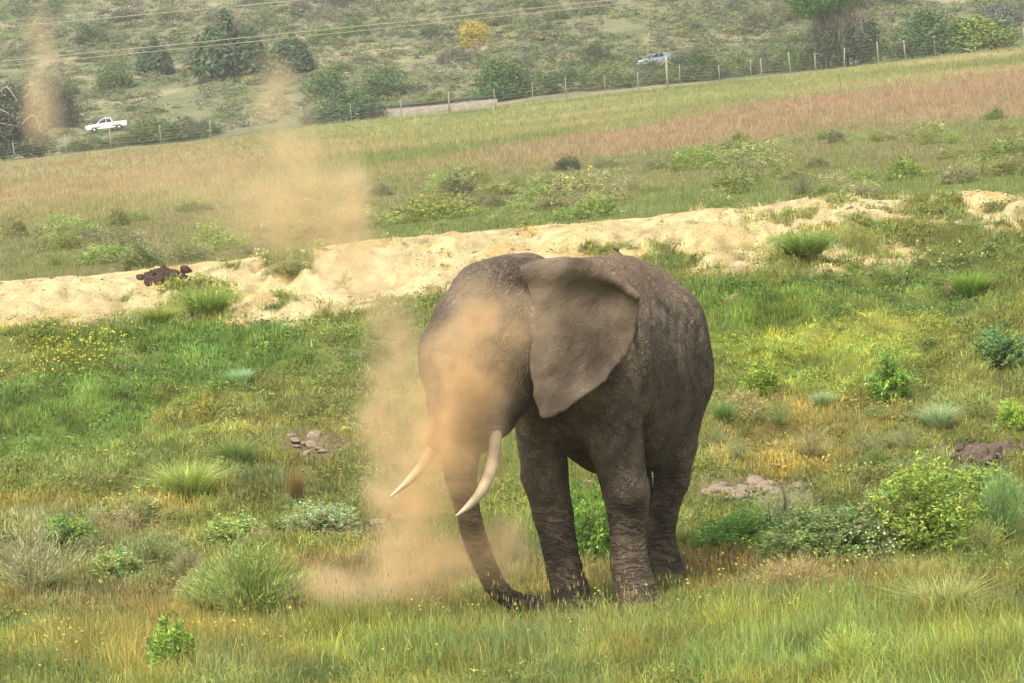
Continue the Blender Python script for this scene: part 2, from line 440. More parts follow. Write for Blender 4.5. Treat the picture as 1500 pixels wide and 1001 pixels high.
# ------------------------------------------------------------------ grass
def blades(base, az, h, lean, wid, col, tip=None, tri=False):
    n = len(base)
    dx = np.stack([np.cos(az), np.sin(az), np.zeros(n)], -1)
    sd = np.stack([-np.sin(az), np.cos(az), np.zeros(n)], -1)
    # blades turn roughly any way; widen across a random direction
    ra = rng.uniform(0, np.pi, n); sd = np.stack([np.cos(ra), np.sin(ra), np.zeros(n)], -1)
    up = np.array([0, 0, 1.0])
    tp = base + up * (h * np.cos(lean))[:, None] + dx * (h * np.sin(lean))[:, None]
    wv = sd * (wid * .5)[:, None]
    tip = col if tip is None else tip
    if tri:
        V = np.stack([base - wv, base + wv, tp], 1).reshape(-1, 3)
        Cc = np.stack([col, col, tip], 1).reshape(-1, 3)
        return V, [np.arange(n * 3).reshape(n, 3)], Cc
    md = base + up * (h * .55 * np.cos(lean * .45))[:, None] + dx * (h * .55 * np.sin(lean * .45))[:, None]
    V = np.stack([base - wv, base + wv, md - wv * .8, md + wv * .8, tp], 1).reshape(-1, 3)
    Cc = np.stack([col, col, (col + tip) / 2, (col + tip) / 2, tip], 1).reshape(-1, 3)
    i = np.arange(n) * 5
    return V, [np.stack([i, i + 1, i + 3, i + 2], -1), np.stack([i + 2, i + 3, i + 4], -1)], Cc

def jitter(col, a=.18):
    n = len(col)
    v = np.exp(rng.normal(0, a, n))[:, None]
    c = col * v
    t = rng.random(n)[:, None]
    c = c * (1 + (t - .5) * np.array([.35, .05, -.3]))
    return c

def near_grass(y0, y1, tufts, nb, wid, hk, tri=False):
    yy = y0 + (y1 - y0) * rng.random(tufts * 2) ** 1.0
    keep = rng.random(len(yy)) < (yy / y1)
    yy = yy[keep]
    x = rng.uniform(-1, 1, len(yy)) * (yy * .205 + 1.0)
    C, hg, de, sa = paint(x, yy, H(x, yy))
    clump = .35 + .9 * sst(.3, .65, fbm(x * 2.4, yy * 2.0, 301, 2))
    ok = rng.random(len(yy)) < np.clip(de, 0, 1.1) * clump
    x, yy, C, hg = x[ok], yy[ok], C[ok], hg[ok]
    ht = hg * rng.uniform(.6, 1.35, len(x)) * (.75 + .5 * fbm(x * 1.1, yy, 311, 2)) * hk
    C = C * (.74 + .52 * sst(.25, .75, fbm(x * 2.3, yy * 1.7, 321, 3)))[:, None] * (1 + (fbm(x * 1.2, yy * .9, 325, 2) - .5)[:, None] * np.array([.5, .1, -.4]))
    k = nb
    bx = np.repeat(x, k) + rng.normal(0, .045, len(x) * k); by = np.repeat(yy, k) + rng.normal(0, .045, len(x) * k)
    base = np.stack([bx, by, H(bx, by) - .01], -1)
    az = rng.uniform(0, 2 * np.pi, len(bx)); lean = np.abs(rng.normal(.4, .42, len(bx)))
    h = np.repeat(ht, k) * rng.uniform(.5, 1.2, len(bx))
    col = jitter(np.repeat(jitter(C * 1.12, .12), k, 0), .16)
    tip = col * np.array([1.08, 1.07, .97]) * rng.uniform(.95, 1.25, len(bx))[:, None]
    return blades(base, az, h, lean, wid * rng.uniform(.7, 1.4, len(bx)), col, tip, tri)

g = MB()
g.add(*near_grass(22.6, 34, 50000, 5, .0072, .8))
g.add(*near_grass(33, 47, 34000, 6, .010, .8))
g.add(*near_grass(46, 63.5, 30000, 5, .014, .8))
tag(link("grass", g.mesh("grass"), M_GRASS), "tufted green and straw coloured grass covering the slope around the elephant", "grass", kind="stuff")

# thin seed stalks standing above the foreground grass
def stalks(n, y0, y1):
    yy = rng.uniform(y0, y1, n); x = rng.uniform(-1, 1, n) * (yy * .18 + .5)
    C, hg, de, sa = paint(x, yy, H(x, yy))
    ok = rng.random(n) < sst(.2, .33, hg) * sst(.4, .6, fbm(x * 1.3, yy * 1.3, 331, 2) + .12)
    x, yy = x[ok], yy[ok]; n = len(x)
    base = np.stack([x, yy, H(x, yy)], -1)
    col = jitter(np.broadcast_to(lin((188, 172, 112)), (n, 3)), .2)
    h = rng.uniform(.3, .62, n); az = rng.uniform(0, 6.28, n); lean = np.abs(rng.normal(.15, .2, n))
    mb = MB()
    mb.add(*blades(base, az, h, lean, np.full(n, .0035), col, col * 1.1))
    tp = base + np.stack([np.cos(az) * h * np.sin(lean), np.sin(az) * h * np.sin(lean), h * np.cos(lean)], -1)
    V = np.stack([tp + np.array([0, 0, -.02]), tp + np.array([.0045, 0, .005]), tp + np.array([0, 0, .04]), tp + np.array([-.0045, 0, .005])], 1).reshape(-1, 3)
    mb.add(V, [np.arange(n * 4).reshape(n, 4)], np.repeat(col * 1.15, 4, 0))
    return mb
tag(link("seeding_grass", stalks(6500, 23.5, 36).mesh("seeding_grass"), M_GRASS), "thin dry seed stalks standing above the foreground grass", "grass", kind="stuff")

def field_grass():
    n = 130000
    yy = np.exp(rng.uniform(math.log(68), math.log(372), n)); x = rng.uniform(-1, 1, n) * (yy * .25)
    C, hg, de, sa = paint(x, yy, H(x, yy))
    ok = rng.random(n) < de
    x, yy, C, hg = x[ok], yy[ok], C[ok], hg[ok]
    k = 4
    bx = np.repeat(x, k) + rng.normal(0, .12, len(x) * k); by = np.repeat(yy, k) + rng.normal(0, .12, len(x) * k)
    base = np.stack([bx, by, H(bx, by) - .03], -1)
    col = jitter(np.repeat(jitter(C * 1.1, .16), k, 0), .12)
    h = np.repeat(hg * rng.uniform(.6, 1.4, len(x)), k) * rng.uniform(.5, 1.1, len(bx))
    return blades(base, rng.uniform(0, 6.28, len(bx)), h, np.abs(rng.normal(.3, .3, len(bx))), (.012 + .00012 * by), col, col * 1.15, True)
g = MB(); g.add(*field_grass())
tag(link("field_grass", g.mesh("field_grass"), M_GRASS), "reddish and straw coloured grass of the broad field behind the sand bank", "grass", kind="stuff")

# tiny yellow and white flowers
def flowers():
    mb = MB()
    spots = [(85, 540, 75, 30, 170, (226, 214, 70)), (150, 520, 50, 25, 90, (226, 214, 70)), (330, 460, 60, 18, 50, (226, 218, 90)), (250, 460, 60, 15, 40, (222, 214, 90)),
             (1285, 832, 55, 18, 90, (236, 232, 200)), (80, 975, 90, 25, 60, (232, 210, 70)), (350, 965, 70, 20, 40, (232, 210, 70)), (1150, 880, 200, 50, 80, (226, 216, 90)),
             (950, 905, 110, 25, 10, (232, 220, 110)), (140, 880, 60, 16, 40, (228, 190, 90)), (1380, 400, 60, 20, 25, (236, 226, 150)), (700, 940, 300, 40, 60, (226, 216, 110))]
    for cx, cy, rx, ry, n, c in spots:
        q = rng.normal(0, .5, (n, 2)); P = ground_at(cx + q[:, 0] * rx, cy + q[:, 1] * ry, 22, 66)
        sc = P[:, 1] / 30
        h = rng.uniform(.15, .4, n); c_ = np.broadcast_to(lin(c, .9), (n, 3))
        mb.add(*blades(P, rng.uniform(0, 6.28, n), h, np.full(n, .1), np.full(n, .006), np.broadcast_to(lin((110, 140, 60)), (n, 3)), None, True))
        tp = P + np.stack([np.zeros(n), np.zeros(n), h], -1)
        s = rng.uniform(.009, .017, n)[:, None] * sc[:, None] ** .7
        for k in range(2):
            a = rng.uniform(0, 6.28, n)[:, None]
            e1 = np.hstack([np.cos(a), np.sin(a), 0 * a]); e2 = np.hstack([-np.sin(a) * .4, np.cos(a) * .4, np.ones_like(a) * .7])
            V = np.stack([tp - e1 * s, tp - e2 * s, tp + e1 * s, tp + e2 * s], 1).reshape(-1, 3)
            mb.add(V, [np.arange(n * 4).reshape(n, 4)], np.repeat(c_, 4, 0))
    return mb
tag(link("wildflowers", flowers().mesh("wildflowers"), M_GRASS), "tiny yellow and cream wildflowers sprinkled through the near grass", "wildflowers", kind="stuff")

# broad leaved herbs and moss pads between the grass
def herbs(n, y0, y1, m, size):
    yy = rng.uniform(y0, y1, n); x = rng.uniform(-1, 1, n) * (yy * .19 + .8)
    C, hg, de, sa = paint(x, yy, H(x, yy))
    ok = rng.random(n) < np.clip(de, 0, 1) * sst(.36, .62, fbm(x * 1.6 + 40, yy * 1.3, 351, 3))
    x, yy, C, hg = x[ok], yy[ok], C[ok], hg[ok]; n = len(x)
    i = np.repeat(np.arange(n), m); N_ = len(i)
    rad = size * rng.uniform(.5, 1.5, n)
    o = rng.normal(0, 1, (N_, 3)) * rad[i][:, None] * np.array([1, 1, .0])
    bx, by = x[i] + o[:, 0], yy[i] + o[:, 1]
    r2 = np.clip(1 - (o[:, 0] ** 2 + o[:, 1] ** 2) / (rad[i] * 2) ** 2, 0, 1)
    p = np.stack([bx, by, H(bx, by) + .02 + rad[i] * 1.3 * r2 * rng.uniform(.3, 1, N_)], -1)
    nr = rng.normal(0, .6, (N_, 3)) + np.array([0, -.15, .8]); nr /= np.linalg.norm(nr, axis=1)[:, None]
    base = jitter(C * np.array([.88, .96, .86]), .2)
    col = jitter(base[i], .2)
    a = np.cross(nr, rng.normal(size=(N_, 3))); a /= np.linalg.norm(a, axis=1)[:, None] + 1e-9
    b = np.cross(nr, a); ln = (.009 + .00036 * by)[:, None] * rng.uniform(.6, 1.4, (N_, 1)); wd = ln * .42
    V = np.stack([p - a * ln, p - b * wd, p + a * ln, p + b * wd], 1).reshape(-1, 3)
    return V, [np.arange(N_ * 4).reshape(N_, 4)], np.repeat(col, 4, 0)
g = MB(); g.add(*herbs(8000, 23, 36, 34, .07)); g.add(*herbs(13000, 35, 63, 28, .10))
tag(link("ground_herbs", g.mesh("ground_herbs"), M_GRASS), "low leafy herbs and moss pads growing between the grass tufts", "ground cover", kind="stuff")

def debris():
    n = 6500
    yy = rng.uniform(54, 63.5, n); x = rng.uniform(-13, 13, n)
    C, hg, de, sa = paint(x, yy, H(x, yy))
    ok = (sa > .35) & (rng.random(n) < sst(.45, .72, fbm(x * .9, yy * .9, 361, 3)))
    x, yy = x[ok], yy[ok]; n = len(x)
    P_ = np.stack([x, yy, H(x, yy)], -1); s = np.exp(rng.normal(math.log(.015), .5, n))[:, None]
    o = [np.array(v) for v in ((-1, -.5, 0), (1, -.6, 0), (.1, .9, 0), (.1, -.1, .75))]
    V = np.stack([P_ + (q[None] + rng.normal(0, .25, (n, 3))) * s * np.array([1.5, 1, .8]) for q in o], 1).reshape(-1, 3)
    k = np.arange(n) * 4
    c = np.array([lin((128, 104, 78)), lin((206, 180, 132)), lin((96, 84, 62)), lin((150, 140, 96))])[rng.integers(0, 4, n)]
    return V, [np.concatenate([np.stack([k, k + 1, k + 3], -1), np.stack([k + 1, k + 2, k + 3], -1), np.stack([k + 2, k, k + 3], -1)])], np.repeat(c, 4, 0)
g = MB(); g.add(*debris())
tag(link("sand_debris", g.mesh("sand_debris"), M_GRASS), "small crumbs of earth and dry litter strewn over the pale sand bank", "debris", kind="stuff")
# ------------------------------------------------------------------ shrubs and trees (unit size: about 1 m high and 1 m wide)
def leaf_quads(pos, nrm, ln, wd, col):
    n = len(pos)
    a = np.cross(nrm, rng.normal(size=(n, 3))); a /= np.linalg.norm(a, axis=1)[:, None] + 1e-9
    b = np.cross(nrm, a)
    ln = np.broadcast_to(ln, n)[:, None] * .5; wd = np.broadcast_to(wd, n)[:, None] * .5
    V = np.stack([pos - a * ln, pos - b * wd + a * ln * .1, pos + a * ln, pos + b * wd + a * ln * .1], 1).reshape(-1, 3)
    return V, [np.arange(n * 4).reshape(n, 4)], np.repeat(col, 4, 0)

def unit(v): return v / (np.linalg.norm(v, axis=-1, keepdims=True) + 1e-9)

def round_crown(nc, nl, ls, seed, hgt=1.0, flat=.5, low=.05, var=.22):
    """clumps of leaves on and inside an uneven dome"""
    r = np.random.default_rng(seed)
    d = unit(r.normal(size=(nc, 3))); d[:, 2] = np.abs(d[:, 2]) * 1.1 - .12; d = unit(d)
    rad = (.55 + .5 * r.random(nc) ** .6)
    lump = .72 + .5 * fbm(np.arctan2(d[:, 1], d[:, 0]) * 1.3 + seed, d[:, 2] * 2.5, seed, 2)
    c = d * (rad * lump)[:, None] * np.array([flat, flat, hgt * .9]) + np.array([0, 0, low + .08])
    cv = np.exp(r.normal(0, var, nc))
    hue = r.normal(0, .09, (nc, 1)) * np.array([1.0, .2, -.9])
    cs = .09 + .07 * r.random(nc)
    i = np.repeat(np.arange(nc), nl); n = len(i)
    o = r.normal(0, 1, (n, 3)) * cs[i][:, None] * np.array([1, 1, .75])
    p = c[i] + o; p[:, 2] = np.maximum(p[:, 2], .01)
    nr = unit(unit(o) + d[i] * .6 + r.normal(0, .7, (n, 3)) + np.array([0, 0, .35]))
    col = np.clip((1 + hue)[i] * (cv[i] * np.exp(r.normal(0, .16, n)))[:, None], .05, 3)
    return leaf_quads(p, nr, ls * r.uniform(.7, 1.4, n), ls * .5 * r.uniform(.7, 1.3, n), col)

def stems(mb, n, seed, h=.8, spread=.5, rad=.012, z0=0):
    r = np.random.default_rng(seed)
    for k in range(n):
        a = r.uniform(0, 6.28); s = spread * r.random() ** .6
        e = np.array([math.cos(a) * s, math.sin(a) * s, h * r.uniform(.7, 1.0)])
        m = e * np.array([.35, .35, .5]) + r.normal(0, .03, 3)
        tube(mb, [np.array([e[0] * .06, e[1] * .06, z0 - .05]), m, e], [rad, rad * .7, rad * .25], 5)

def feather_crown(nst, nlf, seed, spread=.6, ll=.13, wd=.012):
    """upright fine stems dressed with narrow leaves"""
    r = np.random.default_rng(seed)
    a = r.uniform(0, 6.28, nst); s = spread * r.random(nst) ** .6
    tip = np.stack([np.cos(a) * s, np.sin(a) * s, (1.02 - .55 * (s / spread) ** 2) * r.uniform(.75, 1.08, nst)], -1)
    i = np.repeat(np.arange(nst), nlf); n = len(i)
    t = r.uniform(.25, 1.0, n)
    p = tip[i] * np.stack([t ** 1.4, t ** 1.4, t], -1)
    ax = unit(unit(tip)[i] * 1.0 + r.normal(0, .45, (n, 3)) + np.array([0, 0, .35]))
    sd = unit(np.cross(ax, r.normal(size=(n, 3))))
    L_ = (ll * r.uniform(.6, 1.3, n))[:, None]; W = wd * .5
    V = np.stack([p - sd * W, p + sd * W, p + ax * L_ * .6 + sd * W * .8, p + ax * L_], 1)
    V = V.reshape(-1, 3); V[:, 2] = np.maximum(V[:, 2], 0)
    cst = np.exp(r.normal(0, .22, nst))
    hue = r.normal(0, .1, (nst, 1)) * np.array([1.0, .2, -.9])
    col = np.clip((1 + hue)[i] * (cst[i] * np.exp(r.normal(0, .15, n)))[:, None], .05, 3)
    k = np.arange(n) * 4
    return V, [np.stack([k, k + 1, k + 2, k + 3], -1)], np.repeat(col, 4, 0)

def shoot_crown(nst, nlf, seed, ls, spread=.5, bush=.35, flat=1.0):
    """leafy shoots rising and arching out of an uneven dome: airy rim, tips of many heights"""
    r = np.random.default_rng(seed)
    d = unit(r.normal(size=(nst, 3))); d[:, 2] = np.abs(d[:, 2]) + .05; d = unit(d)
    az = np.arctan2(d[:, 1], d[:, 0])
    lump = .55 + .7 * fbm(az * 1.1 + seed * 3.1, d[:, 2] * 2.2, seed, 3)
    R_ = lump * r.uniform(.7, 1.12, nst)
    tip = d * R_[:, None] * np.array([spread * 1.15, spread * 1.15, .98]) + np.array([0, 0, .04])
    ln = r.uniform(.16, .36, nst) * bush / .35
    dirn = unit(d * np.array([.7, .7, .6]) + r.normal(0, .28, (nst, 3)) + np.array([0, 0, .55]))
    i = np.repeat(np.arange(nst), nlf); n = len(i)
    t = r.random(n)
    p = tip[i] - dirn[i] * (t * ln[i])[:, None] + r.normal(0, .014, (n, 3)); p[:, 2] = np.maximum(p[:, 2], .01)
    ax = unit(dirn[i] * .8 + r.normal(0, .75, (n, 3)))
    sd = unit(np.cross(ax, r.normal(size=(n, 3))))
    L_ = (ls * r.uniform(.6, 1.4, n) * (.6 + .5 * np.minimum(t * 3, 1)))[:, None]; W = L_ * .17
    V = np.stack([p, p + ax * L_ * .45 + sd * W, p + ax * L_, p + ax * L_ * .45 - sd * W], 1).reshape(-1, 3)
    V[:, 2] = np.maximum(V[:, 2], 0)
    cst = np.exp(r.normal(0, .26, nst)) * (.7 + .6 * fbm(az * 2.3 + 5, d[:, 2] * 4, seed + 3, 2))
    hue = r.normal(0, .13, (nst, 1)) * np.array([1.0, .25, -.9])
    col = np.clip((1 + hue)[i] * (cst[i] * np.exp(r.normal(0, .2, n)))[:, None], .05, 3)
    return V, [np.arange(n * 4).reshape(n, 4)], np.repeat(col, 4, 0)

def tuft_crown(n, seed, spread=.45, wd=.016):
    r = np.random.default_rng(seed)
    a = r.uniform(0, 6.28, n); q = spread * .35 * np.sqrt(r.random(n))
    base = np.stack([np.cos(a) * q, np.sin(a) * q, np.zeros(n)], -1)
    lean = np.abs(r.normal(.3, .28, n)); h = r.uniform(.55, 1.08, n)
    col = np.exp(r.normal(0, .25, n))[:, None] * (1 + r.normal(0, .1, (n, 1)) * np.array([1, .2, -.9]))
    return blades(base, a + r.normal(0, .5, n), h, lean, np.full(n, wd) * r.uniform(.7, 1.4, n), col, col * 1.12)

def make(name, fn, *a, **k):
    mb = MB(); mb.add(*fn(*a, **k)); return mb.mesh(name)
def make_stems(*a, **k):
    mb = MB(); stems(mb, *a, **k); return mb.mesh("stems")

FOL = {
 'leafy': [make("foliage", shoot_crown, 260, 18, 500 + i, .085) for i in range(4)],
 'dense': [make("foliage", shoot_crown, 520, 13, 520 + i, .05, .5, .2) for i in range(5)],
 'low': [make("foliage", shoot_crown, 420, 12, 540 + i, .048, .55, .24) for i in range(5)],
 'feather': [make("foliage", feather_crown, 620, 16, 560 + i, .6, .085, .0075) for i in range(2)],
 'wispy': [make("foliage", feather_crown, 260, 12, 570 + i, .7, .10, .008) for i in range(3)],
 'tuft': [make("foliage", tuft_crown, 900, 580 + i, .45, .008) for i in range(3)],
 'big': [make("foliage", shoot_crown, 1100, 16, 590 + i, .042, .5, .22) for i in range(3)],
}
STM = {k: make_stems(n, 600 + i, h=.85, spread=.42, rad=r) for i, (k, n, r) in enumerate([('leafy', 14, .012), ('dense', 10, .022), ('low', 8, .02), ('feather', 26, .006), ('wispy', 22, .006), ('tuft', 0, 0), ('big', 24, .008)]) if n}

def behind_fence(Q):
    """plants of the far belt stand beyond the fence line at y = 374, never across it"""
    if 290 < Q[1] < 377.5:
        x = Q[0] * 377.5 / Q[1]
        return np.array([x, 377.5, float(H(x, 377.5))])
    return Q

def shrub(name, kind, cx, by, wpx, hpx, col, label, cat="shrub", group=None, parts=True, k=1.5, wide=None):
    """a shrub whose foot stands at photo point cx,by on the ground, wpx by hpx big there"""
    P_ = behind_fence(ground_at(cx, by)[0])
    s = P_[1] / FPX
    W, Hh = wpx * s, hpx * s
    me = FOL[kind][rng.integers(len(FOL[kind]))]
    span = {'leafy': 1.05, 'dense': 1.05, 'low': 1.1, 'feather': 1.3, 'wispy': 1.4, 'tuft': .75, 'big': 1.05}[kind]
    sc = (W / span, W / span * .9, Hh)
    rz = rng.uniform(0, 6.28) if abs(W - Hh) < .8 * Hh else rng.choice([0, math.pi]) + rng.normal(0, .15)
    c = lin(col, k); c = c.mean() + (c - c.mean()) * .92
    if parts and kind in STM:
        e = link(name, None, loc=P_); e.rotation_euler.z = rz
        f = link("foliage", me, M_LEAF, e, color=c); f.scale = sc
        st = link("stems", STM[kind], M_TWIG, e); st.scale = sc
    else:
        e = link(name, me, M_LEAF, None, P_ - np.array([0, 0, .02]), c); e.scale = sc; e.rotation_euler.z = rz
    tag(e, label, cat, group)
    return e

NEAR = [
 ('feathery_bush', 'feather', 372, 918, 225, 135, (126, 142, 74), "large feathery olive green bush standing left of the elephant's trunk"),
 ('leafy_bush', 'leafy', 262, 985, 90, 78, (112, 140, 54), "small bright green bush with broad shiny leaves at the lower left"),
 ('leafy_bush', 'big', 1365, 806, 230, 128, (122, 140, 58), "biggest bright green leafy bush on the right, half grown through with dead twigs"),
 ('feathery_bush', 'feather', 1472, 800, 110, 115, (116, 142, 84), "blue green feathery bush leaning against the big leafy bush at the right edge"),
 ('leafy_bush', 'big', 1225, 818, 220, 86, (108, 126, 70), "wide grey green bush in front of the rocks right of the elephant"),
 ('leafy_bush', 'big', 1080, 806, 150, 62, (112, 144, 66), "low fresh green bush just behind the elephant's hind feet"),
 ('leafy_bush', 'leafy', 868, 815, 90, 95, (112, 142, 60), "bright green weeds seen between the elephant's front legs"),
 ('grass_tussock', 'tuft', 1060, 615, 44, 36, (104, 130, 70), "blue green tussock right beside the elephant's rump"),
 ('leafy_bush', 'leafy', 1303, 584, 70, 66, (104, 132, 52), "dark green upright leafy bush alone on the yellowish slope"),
 ('leafy_bush', 'leafy', 1472, 532, 90, 56, (106, 132, 76), "blue green leafy bush at the right edge below the bank"),
 ('grass_tussock', 'tuft', 1205, 597, 44, 28, (128, 146, 100), "small grey green tussock left of the upright leafy bush"),
 ('grass_tussock', 'tuft', 1375, 625, 70, 36, (134, 150, 108), "silvery green tussock on the slope above the biggest leafy bush"),
 ('leafy_bush', 'leafy', 1488, 628, 56, 44, (138, 160, 62), "yellow green bush cut by the right edge above the dark mound"),
 ('grass_tussock', 'tuft', 1385, 908, 140, 72, (140, 142, 84), "round olive tussock with dry stalks in the right foreground"),
 ('heath_clump', 'low', 470, 772, 110, 40, (140, 156, 108), "pale grey green clump above the bare stones left of the trunk"),
 ('leafy_bush', 'leafy', 108, 800, 90, 50, (112, 136, 64), "bright green leafy clump at the left among brown grass"),
 ('leafy_bush', 'leafy', 172, 850, 90, 48, (126, 142, 80), "light green soft clump left of the large feathery bush"),
 ('wispy_shrub', 'wispy', 50, 880, 200, 110, (138, 138, 96), "grey wispy shrub with bare twigs at the left edge"),
 ('wispy_shrub', 'wispy', 225, 830, 150, 60, (120, 132, 78), "thin grey green wispy shrub behind the light green clump"),
 ('grass_tussock', 'tuft', 275, 728, 120, 58, (136, 148, 74), "tall pale grass tussock in the middle of the left slope"),
 ('grass_tussock', 'tuft', 345, 682, 80, 46, (110, 126, 64), "dark olive tussock above the tall pale tussock on the left slope"),
 ('grass_tussock', 'tuft', 435, 735, 34, 60, (128, 112, 66), "brown reedy tussock beside the bare stony patch"),
 ('flowering_plant', 'wispy', 1245, 992, 130, 85, (152, 168, 74), "spindly plant with yellow green flower heads in the right foreground"),
 ('silver_rosette', 'tuft', 352, 562, 46, 26, (140, 164, 120), "silvery rosette plant on the green slope at left"),
 ('grass_tussock', 'tuft', 1422, 430, 84, 38, (108, 134, 54), "lush green tussock on the right end of the bank"),
 ('grass_tussock', 'tuft', 302, 460, 110, 46, (116, 132, 62), "largest green tussock growing on the pale sand bank"),
 ('grass_tussock', 'low', 424, 402, 78, 22, (112, 120, 66), "flat dull tussock near the top of the sand bank"),
 ('grass_tussock', 'tuft', 232, 470, 80, 26, (132, 140, 66), "yellowish tussock at the foot of the sand bank below the dark clods"),
 ('grass_tussock', 'low', 905, 375, 62, 14, (116, 128, 68), "small flat tussock on the sand just above the elephant's back"),
 ('grass_tussock', 'tuft', 1180, 372, 110, 38, (112, 130, 62), "green tussock splitting the sand bank right of the elephant"),
 ('leafy_bush', 'leafy', 1120, 575, 66, 40, (118, 138, 50), "mid green clump on the yellow moss behind the elephant"),
 ('heath_clump', 'low', 870, 720, 50, 22, (130, 120, 86), "dry brown clump seen under the elephant's belly"),
 ('leafy_bush', 'leafy', 1440, 728, 110, 44, (118, 142, 66), "pale leafy bush below the dark mound at the right"),
 ('grass_tussock', 'tuft', 700, 880, 90, 42, (140, 152, 80), "soft green tussock at the tip of the elephant's trunk"),
 ('wispy_shrub', 'wispy', 1160, 870, 150, 60, (156, 140, 96), "dry brownish wispy shrub in front of the wide grey green bush"),
 ('wispy_shrub', 'wispy', 1300, 806, 170, 95, (134, 140, 88), "grey green twiggy growth on the left face of the biggest leafy bush"),
 ('wispy_shrub', 'wispy', 1150, 770, 130, 60, (130, 136, 96), "grey flowering twigs rising between the rocks and the wide grey green bush"),
 ('wispy_shrub', 'wispy', 1440, 815, 120, 60, (124, 134, 70), "dull green thin shrub at the foot of the blue green feathery bush"),
 ('feathery_bush', 'feather', 305, 905, 120, 80, (136, 146, 80), "smaller pale feathery bush on the left flank of the large feathery one"),
 ('wispy_shrub', 'wispy', 440, 912, 90, 70, (140, 136, 88), "dry feathery sprays on the right flank of the large feathery bush"),
 ('leafy_bush', 'leafy', 345, 800, 110, 46, (126, 142, 76), "soft grey green clump behind the large feathery bush"),
]
for a in NEAR: shrub(*a)

for n_, (x0, x1, y0, y1), cols, lab, grp in (
    (26, (-10, 430, 745, 935), [(140, 138, 98), (128, 136, 82), (150, 142, 100)], "thin grey green shrublet among many alike on the lower left slope", "shrublets on the lower left slope"),
    (16, (1030, 1510, 610, 790), [(132, 136, 88), (120, 134, 76), (148, 142, 92)], "thin olive shrublet among many alike on the slope right of the elephant", "shrublets on the right slope")):
    for q in range(n_):
        wp = rng.uniform(36, 90)
        shrub('wispy_shrublet', ['wispy', 'low', 'wispy', 'feather'][rng.integers(4)], rng.uniform(x0, x1), rng.uniform(y0, y1), wp, wp * rng.uniform(.4, .65), cols[q % 3], lab, "shrub", grp, parts=False, k=1.35)

MID = [
 ('low_shrub', 'dense', 175, 332, 44, 28, (112, 118, 68), "dark round shrub alone in the reddish field at left"),
 ('low_shrub', 'dense', 25, 348, 46, 34, (122, 120, 72), "brownish shrub at the left edge behind the sand bank"),
 ('low_shrub', 'dense', 208, 395, 74, 40, (104, 114, 66), "dark green shrub right behind the left half of the sand bank"),
 ('low_shrub', 'low', 640, 322, 150, 44, (118, 124, 62), "wide olive shrub behind the sand bank left of the elephant's head"),
 ('low_shrub', 'dense', 832, 250, 46, 24, (82, 88, 62), "darkest shrub at the edge of the red field, with a pale dead stick"),
 ('low_shrub', 'low', 850, 302, 130, 58, (136, 134, 88), "broad grey olive shrub above the middle of the sand bank"),
 ('low_shrub', 'low', 1020, 248, 90, 36, (118, 136, 64), "bright green shrub at the lower edge of the red field"),
 ('low_shrub', 'low', 1100, 246, 120, 40, (130, 138, 84), "pale green spreading shrub right of the bright green one by the red field"),
 ('low_shrub', 'dense', 1224, 210, 38, 22, (106, 112, 74), "small dark shrub just below the red field on the right"),
 ('low_shrub', 'low', 1256, 207, 26, 10, (110, 138, 70), "tiny green shrub beside the small dark one below the red field"),
 ('low_shrub', 'dense', 1325, 262, 66, 34, (120, 134, 66), "olive green shrub in the middle of the right hand rough strip"),
 ('low_shrub', 'low', 1325, 250, 34, 14, (118, 156, 62), "small bright green clump touching the olive shrub at right"),
 ('low_shrub', 'dense', 1458, 175, 34, 18, (96, 118, 66), "dark green shrub close to the right edge under the red field"),
 ('low_shrub', 'low', 1480, 235, 100, 40, (112, 126, 64), "broad dark green shrub cut by the right edge in the rough strip"),
 ('low_shrub', 'dense', 1405, 268, 60, 32, (128, 124, 88), "grey brown shrub between the two green ones at right"),
 ('low_shrub', 'low', 345, 356, 90, 36, (122, 120, 76), "brown olive shrub behind the sand bank under the dust plume"),
 ('low_shrub', 'low', 1360, 205, 70, 30, (130, 132, 80), "grey green shrub under the right end of the red field"),
]
for a in MID: shrub(*a, parts=False)
k = 0
proto = None
while k < 165:
    px = rng.uniform(-160, 1660); lo = np.interp(px, [0, 350, 540, 800, 1000, 1250, 1500], [322, 306, 280, 252, 228, 198, 176]); hi = np.interp(px, RIDGE[:, 0], RIDGE[:, 1])
    py = lo + (hi - lo) * rng.random()
    if vn(px * .012, py * .03, 77) < .4: continue
    wp = rng.uniform(24, 90) * (.6 + .5 * (py - 180) / 200)
    c = [(128, 130, 80), (116, 124, 68), (138, 134, 94), (122, 138, 72), (112, 112, 78)][rng.integers(5)]
    shrub('low_scrub', ['low', 'dense', 'wispy', 'low'][rng.integers(4)], px, py, wp, wp * rng.uniform(.3, .55), c,
          "low olive scrub bush among many alike in the rough strip behind the sand bank", "shrub", "low scrub behind the sand bank", parts=False)
    k += 1

